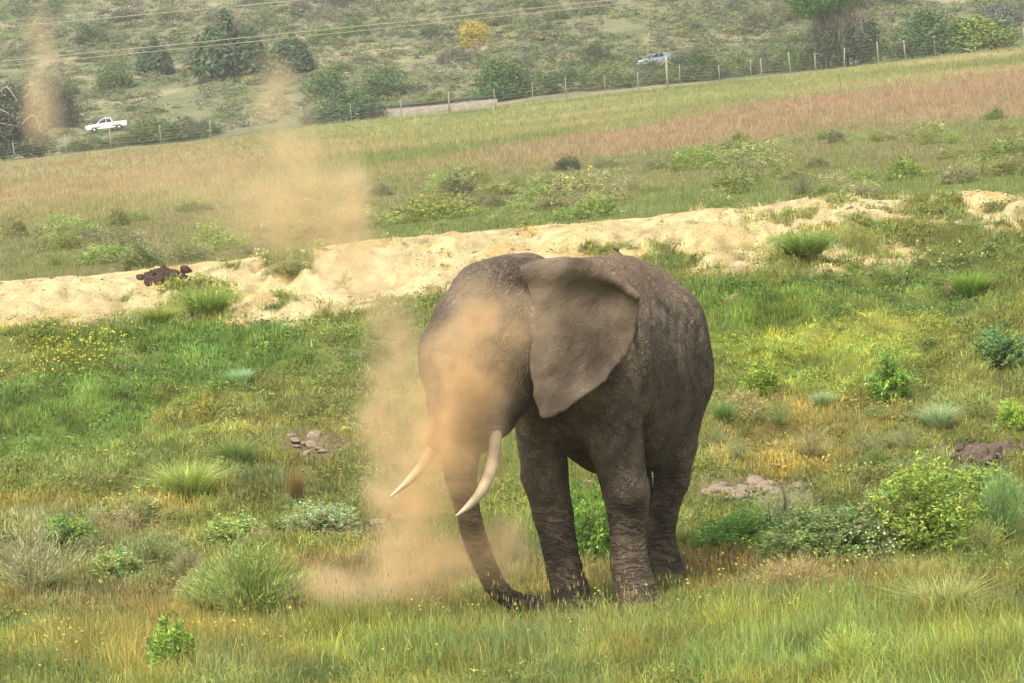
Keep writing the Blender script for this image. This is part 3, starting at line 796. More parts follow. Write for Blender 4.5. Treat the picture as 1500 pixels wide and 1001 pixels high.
# ---- far trees: crown, trunk
def far_tree(name, kind, cx, by, wpx, hpx, col, label, cat="tree"):
    P_ = behind_fence(ground_at(cx, by)[0]); s = P_[1] / FPX
    W, Hh = wpx * s, hpx * s
    e = link(name, None, loc=P_); e.rotation_euler.z = rng.uniform(0, 6.28)
    tag(e, label, cat)
    r = np.random.default_rng(int(cx * 7 + by))
    mb = MB()
    if kind == 'conifer':
        n = 16
        for q in range(n):
            a = r.uniform(0, 6.28); d = .32 * math.sqrt(r.random()) if q else 0
            hh = (1 - .9 * d) * r.uniform(.75, 1.0) if q else 1.0
            m = 420
            t = r.random(m) ** .8
            rr = (.24 * (1 - t) ** .7 + .02) * r.uniform(.3, 1.05, m)
            th = r.uniform(0, 6.28, m)
            p = np.stack([math.cos(a) * d + np.cos(th) * rr, math.sin(a) * d + np.sin(th) * rr, .04 + t * hh * .96], -1)
            nr = unit(np.stack([np.cos(th), np.sin(th), np.full(m, .5)], -1) + r.normal(0, .5, (m, 3)))
            c = np.exp(r.normal(0, .25, m))[:, None] * (1 + r.normal(0, .07, (m, 1)) * np.array([1, .2, -.6])) * math.exp(r.normal(0, .15))
            mb.add(*leaf_quads(p, nr, .085 * r.uniform(.7, 1.5, m), .04, c))
    else:
        mb.add(*round_crown(150, 34, .07, int(cx), 1.0, .5, .06, .28))
    f = link("crown", mb.mesh("crown"), M_LEAF, e, color=lin(col, 1.0)); f.scale = (W, W * .85, Hh)
    mb = MB()
    for q in range(5):
        a = r.uniform(0, 6.28); d = r.uniform(.05, .28)
        tube(mb, [(0, 0, -.03), (math.cos(a) * d * .4, math.sin(a) * d * .4, .25), (math.cos(a) * d, math.sin(a) * d, .6)], [.03, .022, .01], 6)
    t = link("trunk", mb.mesh("trunk"), M_BARK, e); t.scale = (W, W * .85, Hh)
    return e
far_tree('pine_tree', 'conifer', 230, 112, 88, 58, (80, 100, 68), "dark green pine clump left of the tallest one on the hillside")
far_tree('pine_tree', 'conifer', 335, 112, 128, 96, (78, 98, 64), "tallest and widest dark pine clump on the left hillside")
far_tree('pine_tree', 'conifer', 432, 106, 84, 58, (82, 102, 70), "dark green pine clump right of the tallest one on the hillside")
far_tree('round_tree', 'round', 737, 146, 84, 58, (82, 108, 58), "rounded dark green tree standing by the fence above the elephant")
far_tree('flowering_tree', 'round', 697, 68, 48, 36, (176, 160, 70), "yellow flowering bush alone on the hillside", "bush")
far_tree('round_tree', 'round', 1360, 92, 84, 62, (82, 106, 60), "dark green tree behind the right hand fence posts")
far_tree('hedge_bush', 'round', 1432, 84, 120, 46, (120, 136, 62), "broad yellow green bush behind the fence near the right edge", "bush")
far_tree('grey_tree', 'round', 1468, 42, 56, 36, (112, 118, 104), "grey leafed tree on the hillside at the right edge")
far_tree('round_tree', 'round', 515, 186, 90, 44, (88, 108, 64), "dark bush touching the left end of the guard rail by the fence", "bush")
far_tree('round_tree', 'round', 480, 142, 60, 38, (92, 116, 66), "round bush on the slope above the dust plume", "bush")
far_tree('round_tree', 'round', 562, 142, 64, 38, (98, 116, 74), "round grey green bush on the slope above the guard rail", "bush")
far_tree('round_tree', 'round', 167, 132, 60, 36, (100, 120, 66), "green bush on the slope straight above the white pickup", "bush")
far_tree('round_tree', 'round', 92, 186, 44, 66, (92, 94, 74), "brownish upright tree right of the dead branched tree")

# lone tree at right with a green top and hanging grey dead fronds
def right_tree():
    P_ = behind_fence(ground_at(1225, 104)[0]); s = P_[1] / FPX
    e = link("shaggy_tree", None, loc=P_)
    tag(e, "tall shaggy tree behind the fence with a bright green top over hanging grey branches", "tree")
    Hh = 132 * s; W = 104 * s; r = np.random.default_rng(9)
    def crown(n, cxz, rad, ls, col, nm, down=False):
        mb = MB()
        for q in range(n):
            d = unit(r.normal(size=3)) * r.random() ** .4
            c = np.array(cxz) + d * np.array(rad)
            m = 46
            o = r.normal(0, .045, (m, 3)) * np.array([1, 1, 2.2 if down else .7])
            col_ = np.exp(r.normal(0, .2, m))[:, None] * math.exp(r.normal(0, .24)) * np.ones((m, 3))
            if down:
                p = c + o; k = r.uniform(.05, .12, m)
                V = np.stack([p + [.004, 0, 0], p - [.004, 0, 0], p - np.stack([r.normal(0, .012, m), r.normal(0, .012, m), k], -1)], 1).reshape(-1, 3)
                mb.add(V, [np.arange(m * 3).reshape(m, 3)], np.repeat(col_, 3, 0))
            else:
                mb.add(*leaf_quads(c + o, unit(r.normal(0, .7, (m, 3)) + [0, 0, .6]), ls, ls * .5, col_))
        f = link(nm, mb.mesh(nm), M_LEAF, e, color=lin(col, 1.1)); f.scale = (W, W * .8, Hh)
    crown(210, (-.10, 0, .77), (.52, .46, .19), .036, (66, 104, 42), "crown")
    crown(60, (.08, 0, .52), (.40, .36, .20), .05, (122, 114, 100), "dead_fronds", True)
    crown(150, (.16, 0, .30), (.50, .44, .28), .045, (78, 92, 66), "lower_foliage")
    mb = MB()
    for q in range(7):
        a = r.uniform(0, 6.28); d = r.uniform(.1, .42)
        x, y = math.cos(a) * d, math.sin(a) * d
        tube(mb, catmull([(x * .5, y * .5, -.02), (x * .45 + .03, y * .4, .3), (x * .6 - .03, y * .6, .62), (x - .05, y, .84)], 4), np.linspace(.022, .007, 13), 6)
    f = link("trunk", mb.mesh("trunk", True), M_BARK, e); f.scale = (W, W * .8, Hh)
right_tree()

# tree at the left edge with bleached dead branches
def left_tree():
    P_ = behind_fence(ground_at(28, 238)[0]); s = P_[1] / FPX
    e = link("dead_branched_tree", None, loc=P_)
    tag(e, "dark tree at the left edge with bleached bare branches above its foliage", "tree")
    Hh = 112 * s; W = 110 * s; r = np.random.default_rng(19)
    for nm, n, c0, rad, col in (("lower_foliage", 90, (.05, 0, .17), (.44, .4, .17), (72, 88, 62)), ("crown", 130, (-.12, 0, .62), (.46, .4, .36), (94, 100, 80))):
        mb = MB()
        for q in range(n):
            c = np.array(c0) + unit(r.normal(size=3)) * r.random() ** .45 * np.array(rad)
            m = 34
            mb.add(*leaf_quads(c + r.normal(0, .05, (m, 3)), unit(r.normal(0, .7, (m, 3)) + [0, 0, .6]), .06, .03, np.exp(r.normal(0, .2, m))[:, None] * math.exp(r.normal(0, .25)) * np.ones((m, 3))))
        f = link(nm, mb.mesh(nm), M_LEAF, e, color=lin(col, 1.0)); f.scale = (W, W * .8, Hh)
    mb = MB()
    for pts, r0 in ((((0.3, 0, -.02), (.22, -.1, .2), (.1, -.25, .42), (-.05, -.4, .6)), .026), (((.3, 0, 0), (.36, -.2, .3), (.42, -.36, .5)), .02), (((.3, 0, 0), (.2, -.2, .3), (.3, -.38, .55), (.2, -.44, .72)), .018)):
        tube(mb, catmull(pts, 5), np.linspace(r0, .008, 5 * (len(pts) - 1) + 1), 7)
    f = link("trunk", mb.mesh("trunk", True), M_BARK, e); f.scale = (W, W * .8, Hh)
    mb = MB()
    for pts, r0 in ((((-.03, -.38, .6), (-.2, -.42, .72), (-.14, -.43, .88), (-.04, -.43, .96)), .008), (((-.04, -.43, .96), (.05, -.43, .84), (.10, -.43, .74)), .007), (((.1, -.3, .45), (.26, -.44, .56), (.33, -.45, .5), (.38, -.46, .32)), .009), (((.3, -.4, .7), (.33, -.44, .85), (.31, -.44, .95)), .007), (((.1, -.25, .42), (-.2, -.42, .5)), .008)):
        tube(mb, catmull(pts, 5), np.linspace(r0, .004, 5 * (len(pts) - 1) + 1), 7)
    f = link("dead_branches", mb.mesh("dead_branches", True), M_PALEBARK, e); f.scale = (W, W * .8, Hh)
left_tree()

# hedge of bushes along the far side of the fence
HEDGE = [(790, 142, 60, 34), (838, 137, 70, 40), (890, 133, 66, 34), (940, 128, 60, 28), (985, 124, 60, 26), (1030, 120, 66, 44), (1080, 114, 56, 34), (1120, 110, 44, 34), (1160, 108, 56, 40), (1190, 106, 50, 42), (1300, 96, 70, 34), (270, 208, 60, 34), (232, 212, 66, 40), (208, 214, 40, 32), (140, 222, 60, 22), (180, 216, 50, 18), (110, 226, 40, 18), (300, 202, 50, 26), (640, 158, 60, 22), (460, 184, 40, 22)]
for i, (x, y, ww, hh) in enumerate(HEDGE):
    c = [(104, 124, 66), (94, 112, 64), (124, 136, 74), (112, 120, 84)][i % 4] if x < 1290 or x > 1310 else (112, 128, 66)
    shrub('hedge_bush', 'dense', x, y - 3, ww * 1.15, hh, c, "green bush in the belt of bushes along the back of the fence", "bush", "bushes along the fence", parts=False, k=1.0)

# countable bushes on the open hillside, then the rest of the scrub as one mass
def hill_points(n, seed):
    r = np.random.default_rng(seed); out = []
    px = r.uniform(-420, 1920, n * 4); top = -60
    fy = np.interp(px, [-420, 0, 230, 500, 750, 1000, 1250, 1500, 1920], [285, 236, 212, 180, 150, 122, 93, 68, 20])
    py = top + (fy - 8 - top) * r.random(n * 4)
    d = fbm(px * .011, py * .022, 801, 3)
    ok = d > r.uniform(.2, .5, n * 4)
    return px[ok][:n], py[ok][:n], r
COLS = [(96, 110, 72), (110, 120, 80), (128, 130, 96), (118, 116, 98), (104, 124, 70), (136, 134, 108), (88, 100, 72), (126, 116, 96), (140, 142, 90)]
px, py, r = hill_points(110, 5)
PT = ground_at(px, py, 360, 900)
for i in range(len(px)):
    s = PT[i, 1] / FPX; ww = r.uniform(26, 58); hh = ww * r.uniform(.4, .62)
    me = FOL['dense'][i % 5]
    o = link('hillside_bush', me, M_LEAF, None, PT[i] - np.array([0, 0, .1]), lin(COLS[i % 7], 1.0)); o.scale = (ww * s, ww * s * .9, hh * s); o.rotation_euler.z = r.uniform(0, 6.28)
    tag(o, "rounded grey green bush on the open hillside beyond the fence, one of many alike", "bush", "bushes on the open hillside")
mb = MB()
protos = [[np.array(x) for x in (v, f[0], c)] for v, f, c in [round_crown(17, 9, .17, 900 + i, .9, .55, .02, .3) for i in range(6)]]
px, py, r = hill_points(13000, 6)
PT = ground_at(px, py, 360, 900)
for i in range(len(px)):
    v, f, c = protos[i % 6]; s = PT[i, 1] / FPX; ww = 5 + 22 * r.random() ** 2; hh = ww * r.uniform(.32, .6)
    a = r.uniform(0, 6.28); ca, sa = math.cos(a), math.sin(a)
    q = np.stack([(v[:, 0] * ca - v[:, 1] * sa) * ww, (v[:, 0] * sa + v[:, 1] * ca) * ww, v[:, 2] * hh], -1) * s + PT[i]
    mb.add(q, [f], c * lin(COLS[r.integers(9)], 1.0) * math.exp(r.normal(0, .12)))
tag(link("hillside_scrub", mb.mesh("hillside_scrub"), M_LEAF), "dense mass of small grey green scrub covering the far hillside", "scrub", kind="stuff")

# ------------------------------------------------------------------ fence
fe = link("wire_fence", None, loc=(0, 374, float(H(0, 374))))
tag(fe, "long wire fence on pale weathered posts along the far edge of the field", "fence")
f0 = np.array([0, 374, float(H(0, 374))])
r = np.random.default_rng(31)
xs = np.concatenate([np.arange(-70, -5, 5.4), np.arange(-5, 30, 4.3), np.arange(30, 66, 3.3)]) + 0
tops = []
for x in xs:
    x = x + r.normal(0, .35); z = float(H(x, 374)); h = r.uniform(1.9, 2.5); lx, ly = r.normal(0, .07), r.normal(0, .04)
    rr = r.uniform(.04, .062) + (.02 if x > 30 else 0)
    mb = MB(); b = np.array([x, 374, z - .3]) - f0
    tube(mb, [b, b + np.array([lx * .5, ly * .5, .3 + h * .5]), b + np.array([lx, ly, .3 + h])], [rr, rr * .95, rr * .85], 8)
    link("post", mb.mesh("post", True), M_POST, fe)
    tops.append((b + np.array([0, 0, .3]), np.array([lx, ly, h])))
for q in range(6):
    t = .12 + .16 * q
    pts = np.array([b + d * t + np.array([0, -.1, 0]) for b, d in tops])
    mb = MB(); tube(mb, pts, .012, 5); link("wire", mb.mesh("wire"), M_WIRE, fe)
# taller pole standing in the fence line
P_ = ground_at(978, 129)[0]
e = link("pole", None, loc=P_); tag(e, "taller pale pole with two braces standing in the fence line", "pole")
mb = MB(); tube(mb, [(0, 0, -.3), (.02, 0, 1.6), (.05, 0, 3.6)], [.14, .13, .11], 10); link("shaft", mb.mesh("shaft", True), M_POST, e)
for sx in (-1, 1):
    mb = MB(); tube(mb, [(.04, -.1, 3.1), (sx * .8 + .04, -.1, 2.5)], [.05, .045], 6); link("brace", mb.mesh("brace", True), M_POST, e)

# overhead wires on two poles just outside the picture
def overhead(pa, pb, ya, yb, sag, nm, label, n):
    A, B = unproj(*pa, ya), unproj(*pb, yb)
    e = link(nm, None, loc=(A[0], A[1], float(H(A[0], A[1])))); tag(e, label, "power line")
    o = np.array(e.location)
    for k in range(n):
        t = np.linspace(0, 1, 40)[:, None]
        p = A + (B - A) * t; p[:, 2] -= (4 * t * (1 - t))[:, 0] * sag; p[:, 2] -= k * .5; p[:, 1] += k * .4
        mb = MB(); tube(mb, p - o, .045, 6); link("wire", mb.mesh("wire", True), M_POST, e)
    for Q in (A, B):
        g_ = np.array([Q[0], Q[1], float(H(Q[0], Q[1]))])
        mb = MB(); tube(mb, [g_ - o - [0, 0, .5], Q - o + [0, 0, .3]], [.17, .12], 10)
        link("pole", mb.mesh("pole", True), M_POST, e)
overhead((-110, 50.5), (1680, -124), 330, 350, .3, "power_line", "single overhead wire crossing the top left corner", 1)
overhead((-110, 101), (1680, -85), 352, 372, .3, "power_line", "pair of overhead wires crossing in front of the pine clumps", 2)

# ------------------------------------------------------------------ road edge: pale cutting with a dark guard rail
A, B = ground_at(556, 171)[0], ground_at(716, 153)[0]
A[1] = B[1] = 377.5
mb = MB(); n = 40
x = np.linspace(A[0] - 1, B[0] + 1, n)
z = H(x, np.full(n, 377.5)); rr = np.random.default_rng(3)
for zz_, yy_, col in ((0, 0, 1),):
    V = []
    for k in range(n):
        hgt_ = .95 + .12 * rr.normal()
        V += [(x[k], 377.5 + .1 * rr.normal(), z[k] - .4), (x[k], 377.8 + .1 * rr.normal(), z[k] + hgt_ * .5), (x[k], 378.3, z[k] + .95), (x[k], 380.4, z[k] + .85), (x[k], 380.5, z[k] - .5)]
    q = [[k * 5 + j, k * 5 + j + 1, (k + 1) * 5 + j + 1, (k + 1) * 5 + j] for k in range(n - 1) for j in range(4)]
    mb.add(V, [np.array(q)[:, ::-1]])
w0 = np.array([A[0], 378, z[0]])
bank = link("road_embankment", mb.mesh("road_embankment", True), simple_mat("pale_earth", lin((160, 150, 130), .6), .95, .3, 3, .6, bscale=5)); tag(bank, "pale stony embankment under the dark guard rail", "embankment", kind="structure")
gr = link("guard_rail", None, loc=w0); tag(gr, "dark low guard rail on the pale embankment beyond the fence", "guard rail")
M_RAIL = simple_mat("dark_rail", lin((64, 56, 46)), .7, .2, 3, .1)
mb = MB(); pr = np.stack([x, np.full(n, 379.0), z + 1.25], -1) - w0; tube(mb, pr, .17, 6); link("rail", mb.mesh("rail", True), M_RAIL, gr)
for k in range(0, n, 5):
    mb = MB(); tube(mb, [(x[k] - w0[0], 1.0, z[k] - w0[2] + .5), (x[k] - w0[0], 1.0, z[k] - w0[2] + 1.25)], .08, 6); link("post", mb.mesh("post", True), M_RAIL, gr)

# ------------------------------------------------------------------ vehicles
def smooth_prism(mb, prof, y0, y1, inset, col=(1, 1, 1)):
    """side profile (x,z) extruded over the width with rounded shoulders"""
    prof = np.asarray(prof, float); n = len(prof); c = prof.mean(0)
    ys = [y0, y0 + inset * .3, y0 + inset, y1 - inset, y1 - inset * .3, y1]; sc = [.0, .55, 1, 1, .55, .0]
    V = []
    for yy_, s_ in zip(ys, sc):
        p = prof + (c - prof) * np.array([.02, .06]) * (1 - s_)
        V += [(a, yy_, b) for a, b in p]
    q = [[k * n + j, k * n + (j + 1) % n, (k + 1) * n + (j + 1) % n, (k + 1) * n + j] for k in range(5) for j in range(n)]
    mb.add(V, [np.array(q)], col)
    for k, flip in ((0, True), (5, False)):
        m = len(mb.V); cc = [(*c[:1], ys[k], c[1])]
        base = [(a, ys[k], b) for a, b in (prof + (c - prof) * np.array([.02, .06]))]
        tri = [[0, j + 1, (j + 1) % n + 1] if flip else [0, (j + 1) % n + 1, j + 1] for j in range(n)]
        mb.add(cc + base, [np.array(tri)], col)
M_WHITE = simple_mat("white_paint", (.74, .74, .71), .35, .12, 1.5, 0)
M_SILVER = simple_mat("silver_paint", lin((176, 188, 198), .8), .3, .05, 2, 0, .3)
M_GLASS = simple_mat("dark_glass", (.03, .04, .045), .12, .1, 2, 0)
M_TYRE = simple_mat("tyre_rubber", (.025, .025, .025), .85, .1, 5, 0)
M_RIM = simple_mat("steel_rim", (.45, .45, .45), .35, .1, 5, 0, .6)
M_LAMP = simple_mat("lamp_glass", (.7, .7, .68), .15, .05, 5, 0)
M_RED = simple_mat("tail_lamp", (.35, .02, .02), .25, .05, 5, 0)
M_TRIM = simple_mat("black_trim", (.03, .03, .03), .6, .1, 5, 0)
def vehicle(nm, cx, by, wy, heading, paint_m, pick, label, cat):
    Q = unproj(cx, by, wy); z = float(H(Q[0], Q[1]))
    e = link(nm, None, loc=(Q[0], Q[1], z)); tag(e, label, cat)
    e.rotation_euler = (0, math.radians(heading[1]), math.radians(heading[0]))
    def part(n_, fn, m_, sm=False, parent=e):
        mb = MB(); fn(mb); return link(n_, mb.mesh(n_, sm), m_, parent)
    if pick:
        body = [(-2.5, .45), (-2.55, .75), (-2.45, .98), (-1.1, 1.08), (.75, 1.1), (2.5, 1.12), (2.55, .75), (2.45, .5), (1.9, .45), (1.75, .72), (1.3, .72), (1.1, .42), (-1.05, .42), (-1.25, .72), (-1.75, .72), (-1.95, .45)]
        cab = [(-1.2, 1.05), (-.5, 1.62), (-.1, 1.7), (.6, 1.68), (.85, 1.1)]
    else:
        body = [(-2.2, .42), (-2.25, .7), (-2.1, .92), (-1.1, 1.02), (1.9, 1.05), (2.2, .95), (2.25, .6), (2.1, .42), (1.75, .42), (1.6, .68), (1.1, .68), (.95, .4), (-.95, .4), (-1.1, .68), (-1.6, .68), (-1.75, .42)]
        cab = [(-1.15, 1.0), (-.45, 1.5), (.1, 1.58), (1.2, 1.55), (2.0, 1.02)]
    part("body", lambda mb: smooth_prism(mb, body, -.87, .87, .12), paint_m)
    part("cab", lambda mb: smooth_prism(mb, cab, -.74, .74, .08), paint_m)
    def win(a, b, c, d, side):
        def fn(mb):
            y = side * .752
            V = [(a[0], y, a[1]), (b[0], y, b[1]), (c[0], y, c[1]), (d[0], y, d[1])]
            V2 = [(p, q - side * .03, r_) for p, q, r_ in V]
            mb.add(V + V2, [np.array([[0, 1, 2, 3], [4, 7, 6, 5], [0, 4, 5, 1], [1, 5, 6, 2], [2, 6, 7, 3], [3, 7, 4, 0]])])
        return fn
    for sd_ in (-1, 1):
        part("window", win((-.95, 1.12), (-.45, 1.55), (.0, 1.6), (.0, 1.12), sd_), M_GLASS)
        part("window", win((.08, 1.12), (.08, 1.6), (.52, 1.58), (.68, 1.12), sd_), M_GLASS)
    def screen(mb):
        V = [(-1.17, -.62, 1.12), (-1.17, .62, 1.12), (-.58, .58, 1.59), (-.58, -.58, 1.59)]
        V2 = [(a - .035, b, c + .03) for a, b, c in V]
        mb.add(V2 + V, [np.array([[0, 3, 2, 1], [4, 5, 6, 7], [0, 1, 5, 4], [1, 2, 6, 5], [2, 3, 7, 6], [3, 0, 4, 7]])])
    part("windscreen", screen, M_GLASS)
    if pick: part("cargo_bed", lambda mb: box(mb, .95, 2.42, -.72, .72, 1.0, 1.125), M_TRIM)
    part("bumper", lambda mb: box(mb, -2.62, -2.5, -.8, .8, .42, .62), M_TRIM if pick else paint_m)
    for sd_ in (-1, 1):
        part("headlight", lambda mb: box(mb, -2.57 if pick else -2.27, -2.4 if pick else -2.1, sd_ * .72 - .14, sd_ * .72 + .14, .72, .9), M_LAMP)
        part("tail_light", lambda mb: box(mb, 2.45 if pick else 2.15, 2.585 if pick else 2.28, sd_ * .76 - .09, sd_ * .76 + .09, .72, 1.0), M_RED)
        part("mirror", lambda mb: box(mb, -.98, -.86, sd_ * .9 - .1, sd_ * .9 + .1, 1.12, 1.3), paint_m)
    for ax in ((-1.5, 1.5) if pick else (-1.35, 1.35)):
        for sd_ in (-1, 1):
            def ty(mb):
                pr = [(.33, -.1), (.36, -.07), (.36, .07), (.33, .1), (.2, .11), (.2, -.11)]; m_ = 20
                V = [(ax + math.cos(t_) * a, sd_ * .78 + b, .36 + math.sin(t_) * a) for t_ in np.linspace(0, 6.283, m_, endpoint=False) for a, b in pr]
                mb.add(V, [np.array([[k * 6 + j, k * 6 + (j + 1) % 6, ((k + 1) % m_) * 6 + (j + 1) % 6, ((k + 1) % m_) * 6 + j] for k in range(m_) for j in range(6)])])
            wl = part("wheel", ty, M_TYRE, True)
            part("rim", lambda mb: tube(mb, [(ax, sd_ * .78 - .1, .36), (ax, sd_ * .78 + .1, .36)], .205, 16), M_RIM, False, wl)
    return e
gp = ground_at(157, 193)[0]
vehicle("pickup_truck", 157, 193, gp[1], (6, -3), M_WHITE, True, "white pickup truck driving behind the bushes at the left beyond the fence", "pickup truck")
gp = ground_at(964, 97)[0]
vehicle("parked_car", 964, 97, gp[1], (12, -3), M_SILVER, False, "silver car half hidden by bushes beyond the fence above the elephant's back", "car")
# bushes hiding the lower half of the car
for x, y, ww, hh in ((992, 106, 54, 25), (1018, 100, 50, 26), (955, 110, 50, 21)):
    shrub('hedge_bush', 'dense', x, y, ww, hh, (92, 108, 68), "dark bush growing right in front of the silver car", "bush", "bushes in front of the silver car", parts=False, k=1.0)

# ------------------------------------------------------------------ stones, clods, dead sticks
def rock_mesh(seed, rough=.35):
    r = np.random.default_rng(seed); n, m = 12, 18
    th = np.linspace(0, np.pi, n); ph = np.linspace(0, 2 * np.pi, m, endpoint=False)
    V = np.array([[math.sin(a) * math.cos(b), math.sin(a) * math.sin(b), math.cos(a)] for a in th for b in ph])
    cut = unit(r.normal(size=(9, 3))); dmin = np.min(np.where(V @ cut.T > .05, (.72 + .25 * r.random(9)) / np.maximum(V @ cut.T, .05), 9), 1)
    V = V * np.minimum(1.0, dmin)[:, None] * (1 + rough * (fbm(V[:, 0] * 2 + seed, V[:, 1] * 2 + V[:, 2] * 1.7, seed, 3) - .5))[:, None]
    i, j = np.meshgrid(np.arange(n - 1), np.arange(m), indexing='ij')
    q = np.stack([i * m + j, (i + 1) * m + j, (i + 1) * m + (j + 1) % m, i * m + (j + 1) % m], -1).reshape(-1, 4)
    mb = MB(); mb.add(V, [q]); return mb.mesh("rock")
ROCKS = [rock_mesh(40 + i) for i in range(5)]
CLODS = [rock_mesh(60 + i, 1.1) for i in range(3)]
M_ROCK = simple_mat("grey_rock", lin((166, 148, 126), .62), .95, .35, 2.5, .8, bscale=6)
M_CLOD = simple_mat("dark_clod", lin((82, 64, 52)), .95, .4, 3, .9, bscale=7)
M_DARK = simple_mat("brown_mound", lin((114, 96, 82)), .95, .4, 3, .9, bscale=7)
def rocks(cx, by, rx, ry, n, size, mt, meshes, nm, label, cat, group, seed, flat=.42):
    r = np.random.default_rng(seed)
    for k in range(n):
        g_ = ground_at(cx + r.normal(0, .5) * rx, by + r.normal(0, .5) * ry)[0]; s = size * r.uniform(.3, 1.25) * g_[1] / FPX
        me = meshes[k % len(meshes)]
        if me.materials and me.materials[0] != mt: me = me.copy(); me.materials.clear()
        o = link(nm, me, mt, None, g_ + [0, 0, s * flat * .25]); o.scale = (s, s * .8, s * flat); o.rotation_euler = (r.normal(0, .2), r.normal(0, .2), r.uniform(0, 6.28))
        tag(o, label, cat, group)
rocks(1100, 724, 84, 18, 40, 16, M_ROCK, ROCKS, "rock", "grey brown rock in the heap right of the elephant's hind legs", "rock", "rocks right of the elephant", 1)
rocks(452, 662, 50, 30, 26, 11, M_ROCK, ROCKS, "rock", "pale flat stone in the bare patch on the left slope", "rock", "stones in the bare patch", 2, .4)
rocks(515, 774, 66, 10, 24, 12, M_ROCK, ROCKS, "rock", "grey stone in the bare patch below the far tusk", "rock", "stones below the far tusk", 3, .5)
rocks(1455, 668, 58, 10, 30, 20, M_DARK, CLODS, "earth_clod", "dark brown clod of the low mound at the right edge", "earth clod", "clods of the dark mound", 4, .6)
rocks(240, 407, 34, 11, 26, 11, M_CLOD, CLODS, "earth_clod", "dark brown clod heaped on the pale sand bank at left", "earth clod", "dark clods on the sand bank", 5, .7)
rocks(1290, 395, 80, 16, 14, 5, M_ROCK, ROCKS, "stone", "small pale stone lying on the broken right end of the sand bank", "stone", "stones on the broken bank", 6, .6)
def sticks(nm, cx, by, n, L_, label, seed, m_=M_TWIG, fan=.9):
    r = np.random.default_rng(seed); g_ = ground_at(cx, by)[0]; mb = MB()
    for k in range(n):
        a = r.normal(0, fan); l = L_ * r.uniform(.5, 1.1); d = np.array([math.sin(a), r.normal(-.15, .2), abs(math.cos(a)) * .9])
        b = r.normal(0, .12, 3) * [1, .5, 0]
        pts = [b, b + d * l * .5 + r.normal(0, .03, 3), b + d * l]
        tube(mb, pts, [.012, .009, .004], 5)
        for q in range(3):
            t = r.uniform(.4, .9); p = b + d * l * t
            tube(mb, [p, p + (d + r.normal(0, .5, 3)) * l * .25], [.006, .002], 4)
    o = link(nm, mb.mesh(nm), m_, None, g_); tag(o, label, "dead branch")
sticks("dead_branch", 1270, 812, 12, .62, "fan of dry pale twigs sticking out in front of the big right hand bush", 1)
sticks("dead_branch", 1160, 800, 7, .55, "bare thin twigs in front of the wide grey green bush", 2, M_BARK)
sticks("dead_branch", 820, 247, 3, 1.2, "pale dead stick leaning at the darkest shrub under the red field", 3, M_PALEBARK, .5)
# ------------------------------------------------------------------ elephant
def sd_ell(P, c, ax, r):
    q = (P - c) @ np.asarray(ax).T
    r = np.asarray(r, float)
    k0 = np.linalg.norm(q / r, axis=-1); k1 = np.linalg.norm(q / (r * r), axis=-1)
    return k0 * (k0 - 1.0) / np.maximum(k1, 1e-6)

def sd_cone(P, a, b, ra, rb):
    ba = b - a; l2 = ba @ ba
    h = np.clip(((P - a) @ ba) / l2, 0, 1)
    return np.linalg.norm(P - a - h[..., None] * ba, axis=-1) - (ra + (rb - ra) * h)

def sd_poly(px, py, poly):
    poly = np.asarray(poly, float); n = len(poly)
    d = np.full(px.shape, 1e9); ins = np.zeros(px.shape, bool)
    for i in range(n):
        a, b = poly[i], poly[(i + 1) % n]
        ex, ey = b - a
        wx, wy = px - a[0], py - a[1]
        h = np.clip((wx * ex + wy * ey) / (ex * ex + ey * ey), 0, 1)
        d = np.minimum(d, (wx - ex * h) ** 2 + (wy - ey * h) ** 2)
        c = ((a[1] <= py) & (b[1] > py)) | ((b[1] <= py) & (a[1] > py))
        if abs(ey) > 1e-9:
            ins ^= c & (px < a[0] + (py - a[1]) / ey * ex)
    return np.where(ins, -1, 1) * np.sqrt(d)

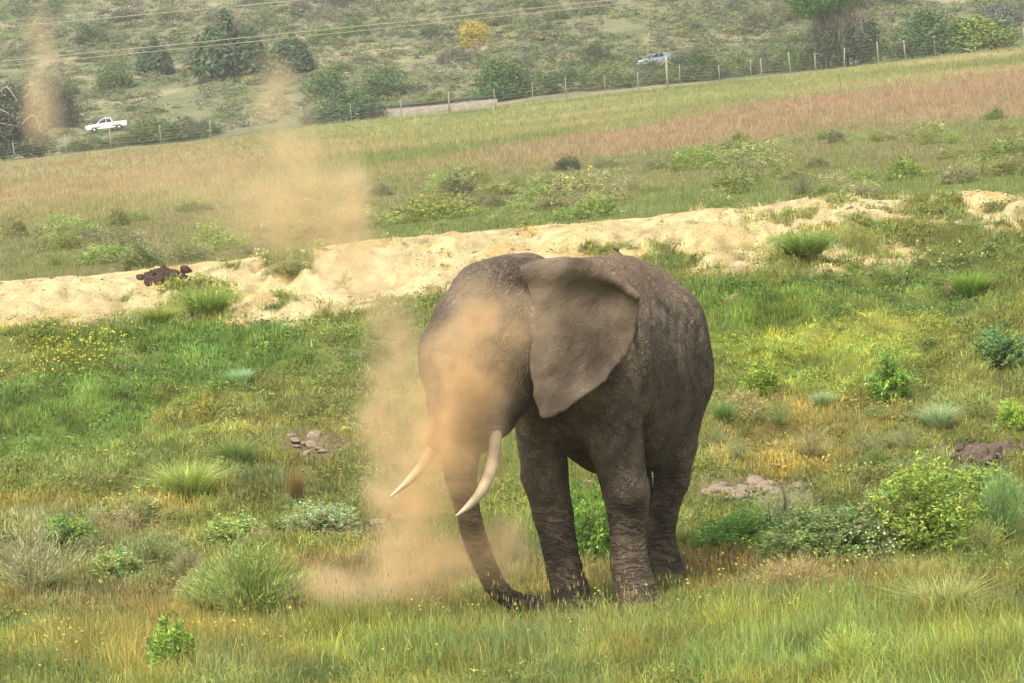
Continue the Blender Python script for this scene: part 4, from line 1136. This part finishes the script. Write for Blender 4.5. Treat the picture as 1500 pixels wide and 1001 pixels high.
class Field:
    def __init__(s, lo, hi, h):
        s.h = h; s.lo = np.array(lo, float)
        s.ax = [np.arange(lo[k], hi[k], h) for k in range(3)]
        s.D = np.full([len(a) for a in s.ax], 0.5, np.float32)
    def sub(s, lo, hi):
        sl = tuple(slice(max(0, int((lo[k] - s.lo[k]) / s.h)), min(len(s.ax[k]), int((hi[k] - s.lo[k]) / s.h) + 2)) for k in range(3))
        G = np.meshgrid(*[s.ax[k][sl[k]] for k in range(3)], indexing='ij')
        return sl, np.stack(G, -1)
    def put(s, sl, d, k, sub=False):
        A = s.D[sl]
        if sub:
            h = np.maximum(k - np.abs(A + d), 0) / k
            s.D[sl] = np.maximum(A, -d) + h * h * k * .25
        else:
            h = np.maximum(k - np.abs(A - d), 0) / k
            s.D[sl] = np.minimum(A, d) - h * h * k * .25
    def ell(s, c, r, ax=np.eye(3), k=.1, sub=False):
        c = np.asarray(c); m = max(r) + k + .05
        sl, P = s.sub(c - m, c + m); s.put(sl, sd_ell(P, c, ax, r), k, sub)
    def chain(s, pts, rad, k=.08, sub=False):
        pts = np.asarray(pts); rad = np.asarray(rad); m = rad.max() + k + .05
        sl, P = s.sub(pts.min(0) - m, pts.max(0) + m); d = None
        for a, b, ra, rb in zip(pts[:-1], pts[1:], rad[:-1], rad[1:]):
            q = sd_cone(P, a, b, ra, rb)
            if d is None: d = q
            else:                                   # joints of a chain blend without swelling
                kk = .03; h = np.maximum(kk - np.abs(d - q), 0) / kk
                d = np.minimum(d, q) - h * h * kk * .25 + kk * .06
        s.put(sl, d, k, sub)
    def surface(s):
        D = s.D; nx, ny, nz = D.shape; neg = D < 0
        c = np.zeros((nx - 1, ny - 1, nz - 1), np.int8)
        offs = [(i, j, k) for i in (0, 1) for j in (0, 1) for k in (0, 1)]
        for i, j, k in offs: c += neg[i:nx - 1 + i, j:ny - 1 + j, k:nz - 1 + k]
        ix = np.argwhere((c > 0) & (c < 8))
        idm = np.full(c.shape, -1, np.int64); idm[tuple(ix.T)] = np.arange(len(ix))
        acc = np.zeros((len(ix), 3)); cnt = np.zeros(len(ix))
        val = {o: D[ix[:, 0] + o[0], ix[:, 1] + o[1], ix[:, 2] + o[2]] for o in offs}
        for o in offs:
            for k in range(3):
                if o[k] == 0:
                    p = list(o); p[k] = 1; p = tuple(p)
                    a, b = val[o], val[p]; cr = (a < 0) != (b < 0)
                    t = np.where(cr, a / np.where(cr, a - b, 1), 0)
                    q = np.array(o, float)[None] + np.eye(3)[k][None] * t[:, None]
                    acc += np.where(cr[:, None], q, 0); cnt += cr
        V = s.lo + (ix + acc / cnt[:, None]) * s.h
        quads = []
        for k in range(3):
            sl0 = [slice(None)] * 3; sl1 = [slice(None)] * 3; sl0[k] = slice(0, -1); sl1[k] = slice(1, None)
            a, b = neg[tuple(sl0)], neg[tuple(sl1)]
            e = np.argwhere(a != b); fl = a[tuple(e.T)]
            u, v = [(1, 2), (2, 0), (0, 1)][k]
            ok = (e[:, u] > 0) & (e[:, v] > 0); e, fl = e[ok], fl[ok]
            du, dv = np.eye(3, dtype=int)[u], np.eye(3, dtype=int)[v]
            q = np.stack([idm[tuple((e - du - dv).T)], idm[tuple((e - dv).T)], idm[tuple(e.T)], idm[tuple((e - du).T)]], -1)
            quads.append(np.where(fl[:, None], q, q[:, ::-1]))
        Q = np.concatenate(quads); Q = Q[(Q >= 0).all(1)]
        # relax the grid steps a little
        for it, lam in ((0, .5), (1, -.52), (2, .5), (3, -.52), (4, .4)):
            A = np.zeros_like(V); n = np.zeros(len(V))
            for e in range(4):
                i, j = Q[:, e], Q[:, (e + 1) % 4]
                for kk in range(3):
                    A[:, kk] += np.bincount(i, V[j, kk], len(V)) + np.bincount(j, V[i, kk], len(V))
                n += np.bincount(i, None, len(V)) + np.bincount(j, None, len(V))
            V = V + lam * (A / n[:, None] - V)
        return V, Q

P = unproj
def PP(L): return [P(*q[:3]) for q in L], [q[3] for q in L]
fw = np.array([-math.sin(math.radians(20)), -math.cos(math.radians(20)), 0])
lf = np.array([math.cos(math.radians(20)), -math.sin(math.radians(20)), 0])
BODY = np.array([fw, lf, [0, 0, 1.0]])
hd = np.array([-math.sin(math.radians(48)), -math.cos(math.radians(48)), 0])
hl_ = np.array([math.cos(math.radians(48)), -math.sin(math.radians(48)), 0])
HEAD = np.array([hd, hl_, [0, 0, 1.0]])

E = Field((-1.75, 27.9, -.35), (2.15, 33.1, 3.55), .0165)
# trunk of the body
E.ell(P(868, 520, 30.25), (.72, .62, .80), BODY, .1)
E.ell(P(905, 548, 31.0), (1.15, .71, .97), BODY, .25)
E.ell(P(946, 545, 31.75), (.72, .59, .86), BODY, .25)
E.chain(*PP([(850, 440, 30.2, .33), (903, 409, 30.9, .22), (945, 425, 31.7, .24), (985, 470, 32.2, .25)]), k=.3)
E.chain(*PP([(800, 470, 29.85, .50), (860, 520, 30.2, .58)]), k=.2)
E.chain(*PP([(993, 470, 31.45, .22), (1006, 560, 31.5, .18)]), k=.3)
# hind legs
E.chain(*PP([(972, 575, 31.5, .40), (986, 650, 31.5, .245), (984, 705, 31.45, .175), (970, 755, 31.42, .152), (968, 790, 31.4, .145), (978, 830, 31.36, .15), (987, 864, 31.28, .165), (988, 878, 31.25, .175)]), k=.1)
E.chain(*PP([(905, 590, 31.8, .38), (922, 690, 31.75, .22), (936, 760, 31.7, .165), (946, 810, 31.75, .15), (954, 862, 31.6, .165), (955, 874, 31.57, .175)]), k=.1)
# flank fold
E.ell(P(948, 615, 31.0), (.50, .30, .46), BODY, .15)
# front legs
E.chain(*PP([(800, 560, 30.15, .40), (793, 650, 30.2, .235), (798, 697, 30.2, .225), (810, 755, 30.15, .195), (819, 800, 30.1, .168), (827, 836, 30.05, .172), (836, 868, 29.98, .178), (839, 886, 29.95, .185)]), k=.1)
E.chain(*PP([(897, 500, 29.98, .36), (902, 590, 29.92, .315), (904, 650, 29.9, .265), (917, 718, 29.92, .225), (921, 785, 29.9, .168), (923, 830, 29.85, .182), (930, 866, 29.78, .192), (935, 886, 29.75, .205)]), k=.1)
E.ell(P(918, 722, 29.75), (.14, .14, .16), BODY, .12)
# tail
E.chain(*PP([(995, 470, 32.35, .09), (1002, 560, 32.35, .06), (998, 690, 32.2, .04)]), k=.08)
# head
E.ell(P(757, 462, 29.45), (.45, .47, .50), HEAD, .1)
E.chain(*PP([(772, 420, 29.55, .30), (716, 440, 29.36, .36), (690, 482, 29.2, .365), (671, 540, 29.05, .335), (676, 610, 28.95, .262)]), k=.14)
E.chain(*PP([(742, 520, 29.3, .34), (738, 575, 29.25, .27), (724, 618, 29.1, .15)]), k=.14)
E.chain(*PP([(726, 600, 29.05, .14), (722, 640, 28.95, .085)]), k=.08)      # lip round the near tusk
E.chain(*PP([(655, 600, 29.0, .16), (640, 650, 29.0, .085)]), k=.08)        # lip round the far tusk
E.chain(*PP([(735, 618, 29.25, .11), (706, 650, 29.2, .09)]), k=.08)        # lower jaw
trunk = [(676, 610, 28.95, .255), (676, 648, 28.93, .232), (675, 696, 28.92, .190), (687, 753, 28.98, .148), (697, 792, 29.03, .134), (709, 824, 29.08, .126), (724, 856, 29.15, .115), (744, 876, 29.22, .100), (769, 884, 29.3, .084), (793, 884, 29.36, .066)]
tp = np.array([P(*q[:3]) for q in trunk]); tr = np.array([q[3] for q in trunk])
tpp = catmull(tp, 4); trr = np.interp(np.linspace(0, 1, len(tpp)), np.linspace(0, 1, len(tr)), tr)
E.chain(list(tpp), list(trr), k=.05)
# hollow of the temple and brow ridge
E.ell(P(716, 474, 28.80), (.13, .17, .12), HEAD, .2, True)
E.chain(*PP([(668, 470, 28.92, .06), (700, 500, 28.87, .06), (735, 532, 28.93, .06)]), k=.14)
# nose bulge
E.ell(P(655, 515, 28.95), (.24, .24, .30), HEAD, .12)
# near ear: a thin leaf of skin lying back over neck and shoulder
EAR = catmull([(768, 392), (795, 381), (845, 379), (885, 394), (915, 413), (938, 434), (937, 458), (930, 492), (912, 528), (888, 560), (862, 580), (832, 600), (806, 614), (790, 612), (781, 590), (777, 550), (778, 505), (780, 450)], 3)
sl, G = E.sub((-.3, 28.6, 1.2), (1.55, 29.8, 3.5))
gx, gy = proj(G)
mid = 28.99 + .00075 * np.clip(gx - 775, -60, 200) + .0000055 * np.clip(gx - 775, 0, 200) ** 2 - .10 * sst(500, 610, gy) * sst(900, 780, gx)
mid = mid + .018 * np.sin(gx * .045 + gy * .012) + .012 * np.sin(gy * .06 + gx * .03) - .05 * sst(430, 392, gy)
d2 = (sd_poly(gx, gy, EAR) + 5 * (vn(gx * .05, gy * .05, 441) - .5) + 3 * (vn(gx * .15, gy * .15, 443) - .5)) / 166.0
dd = np.abs(G[..., 1] - mid) - (.016 + .045 * sst(0, -.35, d2) * sst(860, 770, gx))
q = np.stack([d2 + .02, dd], -1)
de = np.linalg.norm(np.maximum(q, 0), axis=-1) + np.minimum(q.max(-1), 0) - .012
E.put(sl, de.astype(np.float32), .025)
E.chain(*PP([(735, 405, 29.2, .16), (775, 397, 29.08, .12), (825, 393, 29.02, .072), (870, 400, 29.06, .05), (908, 417, 29.12, .036), (934, 436, 29.16, .024)]), k=.09)   # rolled upper edge
E.chain(*PP([(778, 405, 29.2, .10), (780, 450, 29.24, .09), (786, 540, 29.3, .07)]), k=.04)
# far ear behind the crown
EAR2 = catmull([(690, 400), (705, 386), (735, 380), (752, 388), (752, 470), (735, 545), (715, 560), (700, 520), (684, 450), (678, 412)], 3)
sl, G = E.sub((-.9, 29.5, 1.6), (.3, 30.3, 3.5))
gx, gy = proj(G)
d2 = sd_poly(gx, gy, EAR2) / 163.0
dd = np.abs(G[..., 1] - (29.72 + .0012 * (740 - gx))) - .02
q = np.stack([d2 + .02, dd], -1)
de = np.linalg.norm(np.maximum(q, 0), axis=-1) + np.minimum(q.max(-1), 0) - .015
E.put(sl, de.astype(np.float32), .06)
EV, EQ = E.surface()
# fold rings modelled into the skin
ex, ey = proj(EV)
nrm = np.zeros_like(EV)
fn = np.cross(EV[EQ[:, 2]] - EV[EQ[:, 0]], EV[EQ[:, 3]] - EV[EQ[:, 1]])
for k in range(4):
    for c in range(3): nrm[:, c] += np.bincount(EQ[:, k], fn[:, c], len(EV))
nrm /= np.linalg.norm(nrm, axis=1)[:, None] + 1e-9
zz = EV[:, 2]
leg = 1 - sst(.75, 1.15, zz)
ang = fbm(EV[:, 0] * 3, EV[:, 1] * 3 + zz * 1.5, 401, 3)
ring = np.abs(np.sin((zz * 42 + ang * 9))) ** .6
ank = (1 - sst(.30, .5, zz)) * sst(.02, .1, zz)
disp = -(1 - ring) * .011 * ank - (1 - np.abs(np.sin(zz * 17 + ang * 14)) ** .5) * .004 * leg * (1 - ank)
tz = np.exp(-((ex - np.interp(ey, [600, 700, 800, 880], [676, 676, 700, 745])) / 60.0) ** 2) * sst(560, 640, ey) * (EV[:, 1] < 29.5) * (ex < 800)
disp += -(1 - np.abs(np.sin(ey * .16 + ang * 5)) ** .5) * .003 * tz
# creases of the neck in front of the shoulder and along the flank
crease = np.zeros(len(EV))
SEG = [(928, 470, 948, 540, 6, .035), (948, 540, 950, 610, 6, .04), (950, 610, 944, 690, 7, .04), (1018, 575, 1000, 640, 6, .03), (1000, 640, 978, 700, 7, .035), (960, 480, 985, 600, 5, .012),
       (885, 560, 930, 600, 4, .010), (880, 600, 935, 640, 4, .010), (700, 455, 730, 470, 5, .012), (668, 440, 705, 452, 4, .01), (660, 455, 700, 470, 4, .008), (745, 560, 768, 590, 5, .012), (722, 560, 742, 575, 4, .01), (726, 532, 752, 536, 4, .01), (640, 500, 680, 508, 4, .007), (632, 540, 676, 552, 4, .007), (634, 575, 672, 590, 4, .007)]
SEG += [(744 + 7 * k_, 415 + 5 * k_, 762 + 4 * k_, 500 - 4 * k_, 2.6, .011) for k_ in range(5)] + [(752 + 5 * k_, 500, 760 + 4 * k_, 575, 2.6, .010) for k_ in range(4)]
SEG += [(955 + 14 * k_, 440 + 8 * k_, 945 + 14 * k_, 560 + 6 * k_, 3, .007) for k_ in range(6)]
for cx0, cy0, cx1, cy1, wd, dp in SEG:
    t = np.clip(((ex - cx0) * (cx1 - cx0) + (ey - cy0) * (cy1 - cy0)) / ((cx1 - cx0) ** 2 + (cy1 - cy0) ** 2), 0, 1)
    r = np.hypot(ex - cx0 - t * (cx1 - cx0) + (ang - .5) * 14, ey - cy0 - t * (cy1 - cy0))
    crease = np.maximum(crease, np.exp(-(r / wd) ** 2) * dp * (nrm[:, 1] < .2) * (sd_poly(ex, ey, EAR) > 0))
disp -= crease
disp += (fbm(ex * .03 + EV[:, 1] * 2, ey * .03, 421, 4) - .5) * .03 * sst(.3, .8, zz)
EV = EV + nrm * disp[:, None]

ebase = np.array([P(880, 880, 30.4)[0], 30.4, float(H(.8, 30.4))])
ele = link("elephant", None, loc=ebase)
tag(ele, "big dusty grey-brown bull elephant with long tusks blowing sand over itself on the grass", "elephant")
earw = sst(.05, -.02, sd_poly(ex, ey, EAR) / 166.0) * (EV[:, 1] < 29.5)
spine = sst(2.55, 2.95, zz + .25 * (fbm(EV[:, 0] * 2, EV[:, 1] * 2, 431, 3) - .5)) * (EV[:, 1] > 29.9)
wet = (1 - sst(.1, .3, zz)) + sst(770, 790, ex) * 0 + sst(.3, .2, zz) * 0
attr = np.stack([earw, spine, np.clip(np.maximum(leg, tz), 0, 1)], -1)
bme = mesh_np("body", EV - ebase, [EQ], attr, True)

def skin_mat():
    m, N, L = mat("elephant_skin")
    out = N.new("ShaderNodeOutputMaterial")
    p = nd(N, "ShaderNodeBsdfPrincipled", i_Roughness=.78); p.inputs['Specular IOR Level'].default_value = .25
    tc = N.new("ShaderNodeTexCoord")
    at = nd(N, "ShaderNodeAttribute", attribute_name="Col")
    sp = N.new("ShaderNodeSeparateColor"); L.new(at.outputs['Color'], sp.inputs[0])
    def noise(sc, det=6.0, rough=.6, vec=None):
        n = nd(N, "ShaderNodeTexNoise", i_Scale=sc, i_Detail=det, i_Roughness=rough)
        L.new(vec or tc.outputs['Object'], n.inputs['Vector']); return n.outputs[0]
    def ramp(f, stops):
        r = N.new("ShaderNodeValToRGB"); e = r.color_ramp.elements
        while len(e) < len(stops): e.new(.5)
        for q, (a, c) in zip(e, stops): q.position = a; q.color = (*c, 1)
        L.new(f, r.inputs[0]); return r.outputs[0]
    def mixc(f, a, b, mode='MIX'):
        x = nd(N, "ShaderNodeMix", data_type='RGBA', blend_type=mode)
        if isinstance(f, float): x.inputs[0].default_value = f
        else: L.new(f, x.inputs[0])
        for s_, v in ((6, a), (7, b)):
            if isinstance(v, tuple): x.inputs[s_].default_value = (*v, 1)
            else: L.new(v, x.inputs[s_])
        return x.outputs[2]
    def math_(op, a, b):
        x = nd(N, "ShaderNodeMath", operation=op)
        for k, v in ((0, a), (1, b)):
            if isinstance(v, (int, float)): x.inputs[k].default_value = v
            else: L.new(v, x.inputs[k])
        return x.outputs[0]
    lo, mi, hi = tuple(lin((94, 83, 71))), tuple(lin((143, 127, 108))), tuple(lin((194, 173, 146)))
    base = ramp(noise(2.2, 8, .65), [(.32, lo), (.5, mi), (.72, hi)])
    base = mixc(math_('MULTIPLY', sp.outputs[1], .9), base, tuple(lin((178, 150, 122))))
    earc = ramp(noise(4.5, 6, .6), [(.35, tuple(lin((96, 82, 68)))), (.6, tuple(lin((132, 114, 94))))])
    base = mixc(math_('MULTIPLY', sp.outputs[0], .6), base, earc)
    # folded skin: long ridged wrinkles across the body, rings on legs and trunk, a fine crackle over all
    nz = nd(N, "ShaderNodeTexNoise", i_Scale=3.0, i_Detail=3.0); L.new(tc.outputs['Object'], nz.inputs[0])
    vadd = nd(N, "ShaderNodeVectorMath", operation='MULTIPLY_ADD'); vadd.inputs[1].default_value = (.35, .35, .35)
    L.new(nz.outputs['Color'], vadd.inputs[0]); L.new(tc.outputs['Object'], vadd.inputs[2])
    def ridged(rot, sc):
        mp = nd(N, "ShaderNodeMapping", vector_type='TEXTURE'); mp.inputs['Rotation'].default_value = rot
        mp2 = nd(N, "ShaderNodeMapping"); mp2.inputs['Scale'].default_value = sc
        L.new(vadd.outputs[0], mp.inputs[0]); L.new(mp.outputs[0], mp2.inputs[0])
        v = noise(1.0, 3.0, .55, mp2.outputs[0])
        v = math_('ABSOLUTE', math_('SUBTRACT', v, .5), 0)
        r = nd(N, "ShaderNodeMapRange"); r.inputs[1].default_value = 0; r.inputs[2].default_value = .085
        L.new(v, r.inputs[0]); return r.outputs[0]
    w1 = ridged((0, math.radians(24), 0), (20, 20, 4.5))
    w2 = ridged((0, math.radians(-50), 0), (16, 16, 5))
    w3 = ridged((0, math.radians(6), 0), (3.5, 3.5, 21))
    body = math_('ADD', math_('MULTIPLY', w1, .6), math_('MULTIPLY', w2, .4))
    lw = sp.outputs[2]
    wr = math_('ADD', math_('MULTIPLY', body, math_('SUBTRACT', 1.0, lw)), math_('MULTIPLY', w3, lw))
    vr = nd(N, "ShaderNodeTexVoronoi", feature='DISTANCE_TO_EDGE', i_Scale=48.0); L.new(vadd.outputs[0], vr.inputs['Vector'])
    inv = math_('SUBTRACT', 1.0, math_('MULTIPLY', sp.outputs[0], .9))
    hgt = math_('MULTIPLY', math_('ADD', wr, math_('MULTIPLY', vr.outputs['Distance'], 1.0)), inv)
    hgt = math_('ADD', hgt, math_('MULTIPLY', noise(60, 4, .6), .25))
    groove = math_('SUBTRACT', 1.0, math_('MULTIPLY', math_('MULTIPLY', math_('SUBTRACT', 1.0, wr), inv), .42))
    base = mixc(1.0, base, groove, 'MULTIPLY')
    base = mixc(math_('MULTIPLY', lw, .45), base, mixc(1.0, base, (.66, .62, .58), 'MULTIPLY'))  # skin colour of legs and trunk darkened to imitate shade
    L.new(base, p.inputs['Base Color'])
    b = nd(N, "ShaderNodeBump", i_Strength=1.0, i_Distance=.026); L.new(hgt, b.inputs['Height']); L.new(b.outputs[0], p.inputs['Normal'])
    L.new(p.outputs[0], out.inputs[0])
    return m
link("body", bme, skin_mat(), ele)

M_IVORY = simple_mat("ivory", lin((226, 204, 168), .6), .5, .3, 7, .3, bscale=22)
def tusk(pts, rad):
    mb = MB(); c = catmull([P(*q) for q in pts], 6)
    tube(mb, c - ebase, np.interp(np.linspace(0, 1, len(c)), np.linspace(0, 1, len(rad)), rad), 16)
    link("tusk", mb.mesh("tusk", True), M_IVORY, ele)
tusk([(726, 622, 29.0), (725, 655, 28.82), (719, 688, 28.66), (706, 718, 28.52), (688, 740, 28.42), (667, 757, 28.34)], [.055, .056, .054, .047, .034, .006])
tusk([(645, 630, 29.1), (632, 660, 29.0), (617, 684, 28.86), (597, 706, 28.74), (571, 729, 28.62)], [.052, .05, .045, .034, .007])
# eye with its lids
mb = MB()
th = np.linspace(0, np.pi, 9); ph = np.linspace(0, 2 * np.pi, 16, endpoint=False)
ec = P(741, 548, 29.0)
k = np.argmin(np.hypot(ex - 741, ey - 548) + (EV[:, 1] - EV[:, 1].min()) * 30)
ec = EV[k] + np.array([0, .008, 0])
sph = np.array([[math.sin(a) * math.cos(b), math.sin(a) * math.sin(b), math.cos(a)] for a in th for b in ph])
i, j = np.meshgrid(np.arange(8), np.arange(16), indexing='ij')
sq = np.stack([i * 16 + j, i * 16 + (j + 1) % 16, (i + 1) * 16 + (j + 1) % 16, (i + 1) * 16 + j], -1).reshape(-1, 4)
mb.add(ec - ebase + sph * .03, [sq])
link("eye", mb.mesh("eye", True), simple_mat("dark_eye", (.02, .013, .008), .15, .1, 5, 0), ele)
# toenails of the four feet
M_NAIL = simple_mat("toenail", lin((150, 132, 110)), .6, .2, 12, .2)
for (fx, fy, wy, r) in ((935, 882, 29.75, .205), (839, 882, 29.95, .185), (988, 874, 31.25, .175), (955, 870, 31.57, .175)):
    c = P(fx, fy, wy)
    for a in (-50, -18, 14, 46):
        d = math.radians(a - 20)
        dv = np.array([math.sin(d), -math.cos(d), 0])
        mb = MB(); mb.add(c - ebase + dv * (r + .004) + np.array([0, 0, -.02]) + sph * np.array([.045, .03, .042]), [sq])
        link("toenail", mb.mesh("toenail", True), M_NAIL, ele)
# ------------------------------------------------------------------ blown sand
def dust(name, label, blobs, dens, nscale, seed, color=(1.0, .79, .51), squash=1.0):
    """one cloud: blobs = (photo x, y, distance, radius x, radius y depth, radius z, weight); soft lumps broken by noise"""
    C0 = np.mean([P(*b[:3]) for b in blobs], axis=0)
    m, N, L = mat(name)
    out = N.new("ShaderNodeOutputMaterial")
    tc = N.new("ShaderNodeTexCoord")
    nz = nd(N, "ShaderNodeTexNoise", i_Scale=nscale * .6, i_Detail=2.0); L.new(tc.outputs['Object'], nz.inputs[0])
    wv = nd(N, "ShaderNodeVectorMath", operation='MULTIPLY_ADD'); wv.inputs[1].default_value = (.5, .5, .5); wv.inputs[2].default_value = (-.25, -.25, -.25)
    L.new(nz.outputs['Color'], wv.inputs[0])
    wp = nd(N, "ShaderNodeVectorMath", operation='ADD'); L.new(tc.outputs['Object'], wp.inputs[0]); L.new(wv.outputs[0], wp.inputs[1])
    tot = None
    for (bx, by, wy, rx, ry, rz, wt) in blobs:
        c = P(bx, by, wy) - C0
        s1 = nd(N, "ShaderNodeVectorMath", operation='SUBTRACT'); s1.inputs[1].default_value = tuple(c); L.new(wp.outputs[0], s1.inputs[0])
        s2 = nd(N, "ShaderNodeVectorMath", operation='DIVIDE'); s2.inputs[1].default_value = (rx, ry, rz); L.new(s1.outputs[0], s2.inputs[0])
        ln = nd(N, "ShaderNodeVectorMath", operation='LENGTH'); L.new(s2.outputs[0], ln.inputs[0])
        mr = nd(N, "ShaderNodeMapRange", interpolation_type='SMOOTHSTEP'); mr.inputs[1].default_value = 1; mr.inputs[2].default_value = .0; mr.inputs[3].default_value = 0; mr.inputs[4].default_value = wt
        L.new(ln.outputs['Value'], mr.inputs[0])
        if tot is None: tot = mr.outputs[0]
        else:
            a = nd(N, "ShaderNodeMath", operation='ADD'); L.new(tot, a.inputs[0]); L.new(mr.outputs[0], a.inputs[1]); tot = a.outputs[0]
    n2 = nd(N, "ShaderNodeTexNoise", i_Scale=nscale, i_Detail=8.0, i_Roughness=.74); L.new(wp.outputs[0], n2.inputs[0])
    r = nd(N, "ShaderNodeMapRange"); r.inputs[1].default_value = .40; r.inputs[2].default_value = .63; r.inputs[3].default_value = .22; r.inputs[4].default_value = 1.6
    L.new(n2.outputs[0], r.inputs[0])
    mu = nd(N, "ShaderNodeMath", operation='MULTIPLY'); L.new(tot, mu.inputs[0]); L.new(r.outputs[0], mu.inputs[1])
    mu2 = nd(N, "ShaderNodeMath", operation='MULTIPLY'); mu2.inputs[1].default_value = dens; L.new(mu.outputs[0], mu2.inputs[0])
    pv = N.new("ShaderNodeVolumePrincipled"); pv.inputs['Color'].default_value = (*color, 1); pv.inputs['Anisotropy'].default_value = .2
    L.new(mu2.outputs[0], pv.inputs['Density']); L.new(pv.outputs[0], out.inputs['Volume'])
    # a closed hull round the lumps
    pts = []
    for (bx, by, wy, rx, ry, rz, wt) in blobs:
        pts.append(P(bx, by, wy) - C0 + sph * (np.array([rx, ry, rz]) + .26))
    import bmesh
    bm = bmesh.new()
    for v in np.concatenate(pts): bm.verts.new(v)
    ret = bmesh.ops.convex_hull(bm, input=bm.verts)
    bmesh.ops.delete(bm, geom=[v for v in bm.verts if not v.link_faces], context='VERTS')
    bmesh.ops.recalc_face_normals(bm, faces=bm.faces)
    me = bpy.data.meshes.new(name); bm.to_mesh(me); bm.free()
    o = link(name, me, m, None, C0)
    tag(o, label, "dust cloud", kind="stuff")
dust("dust_cloud", "thick tan cloud of blown sand in front of the elephant's face and trunk", [
    (655, 600, 28.5, .62, .5, 1.05, .62), (672, 520, 28.4, .46, .36, .55, .62), (655, 660, 28.45, .34, .36, .5, .62), (720, 470, 28.4, .4, .3, .4, .35), (600, 740, 28.8, .62, .55, .62, .62), (640, 825, 28.9, .80, .5, .40, .75),
    (570, 600, 29.1, .40, .5, 1.1, .45), (575, 470, 29.2, .32, .5, .6, .28), (720, 540, 28.35, .36, .3, .6, .35), (740, 800, 28.9, .36, .4, .5, .45), (700, 450, 28.5, .45, .35, .4, .3), (520, 860, 29.1, .7, .5, .25, .45), (770, 470, 28.5, .5, .25, .5, .16)],
    5.2, 2.6, 1)
dust("dust_plume", "tall tan plume of thrown sand drifting above the left of the elephant", [
    (460, 300, 29.8, .72, .6, .70, .6), (505, 370, 29.6, .52, .6, .6, .5), (430, 220, 29.9, .42, .5, .6, .6), (395, 140, 30.0, .30, .4, .55, .6), (375, 310, 29.9, .7, .5, .5, .4), (520, 290, 29.7, .26, .5, .7, .45), (290, 260, 30.2, 1.1, .5, .45, .25), (545, 420, 29.5, .3, .5, .5, .25)],
    2.5, 2.2, 2)
dust("dust_wisp", "thin upright wisp of tan dust at the far upper left", [
    (60, 100, 30.4, .24, .4, .8, .5), (66, 60, 30.4, .2, .4, .6, .4), (74, 165, 30.4, .22, .4, .5, .5)], 2.2, 2.4, 3)
# ------------------------------------------------------------------ haze
mb = MB(); box(mb, -460, 460, -310, 1010, -40, 140)
m, N, L = mat("thin_air")
out = N.new("ShaderNodeOutputMaterial"); pv = N.new("ShaderNodeVolumePrincipled")
pv.inputs['Color'].default_value = (.92, .94, .95, 1); pv.inputs['Density'].default_value = .0002
L.new(pv.outputs[0], out.inputs['Volume'])
tag(link("haze", mb.mesh("haze"), m), "thin pale haze in the air over the whole valley", "haze", kind="stuff")
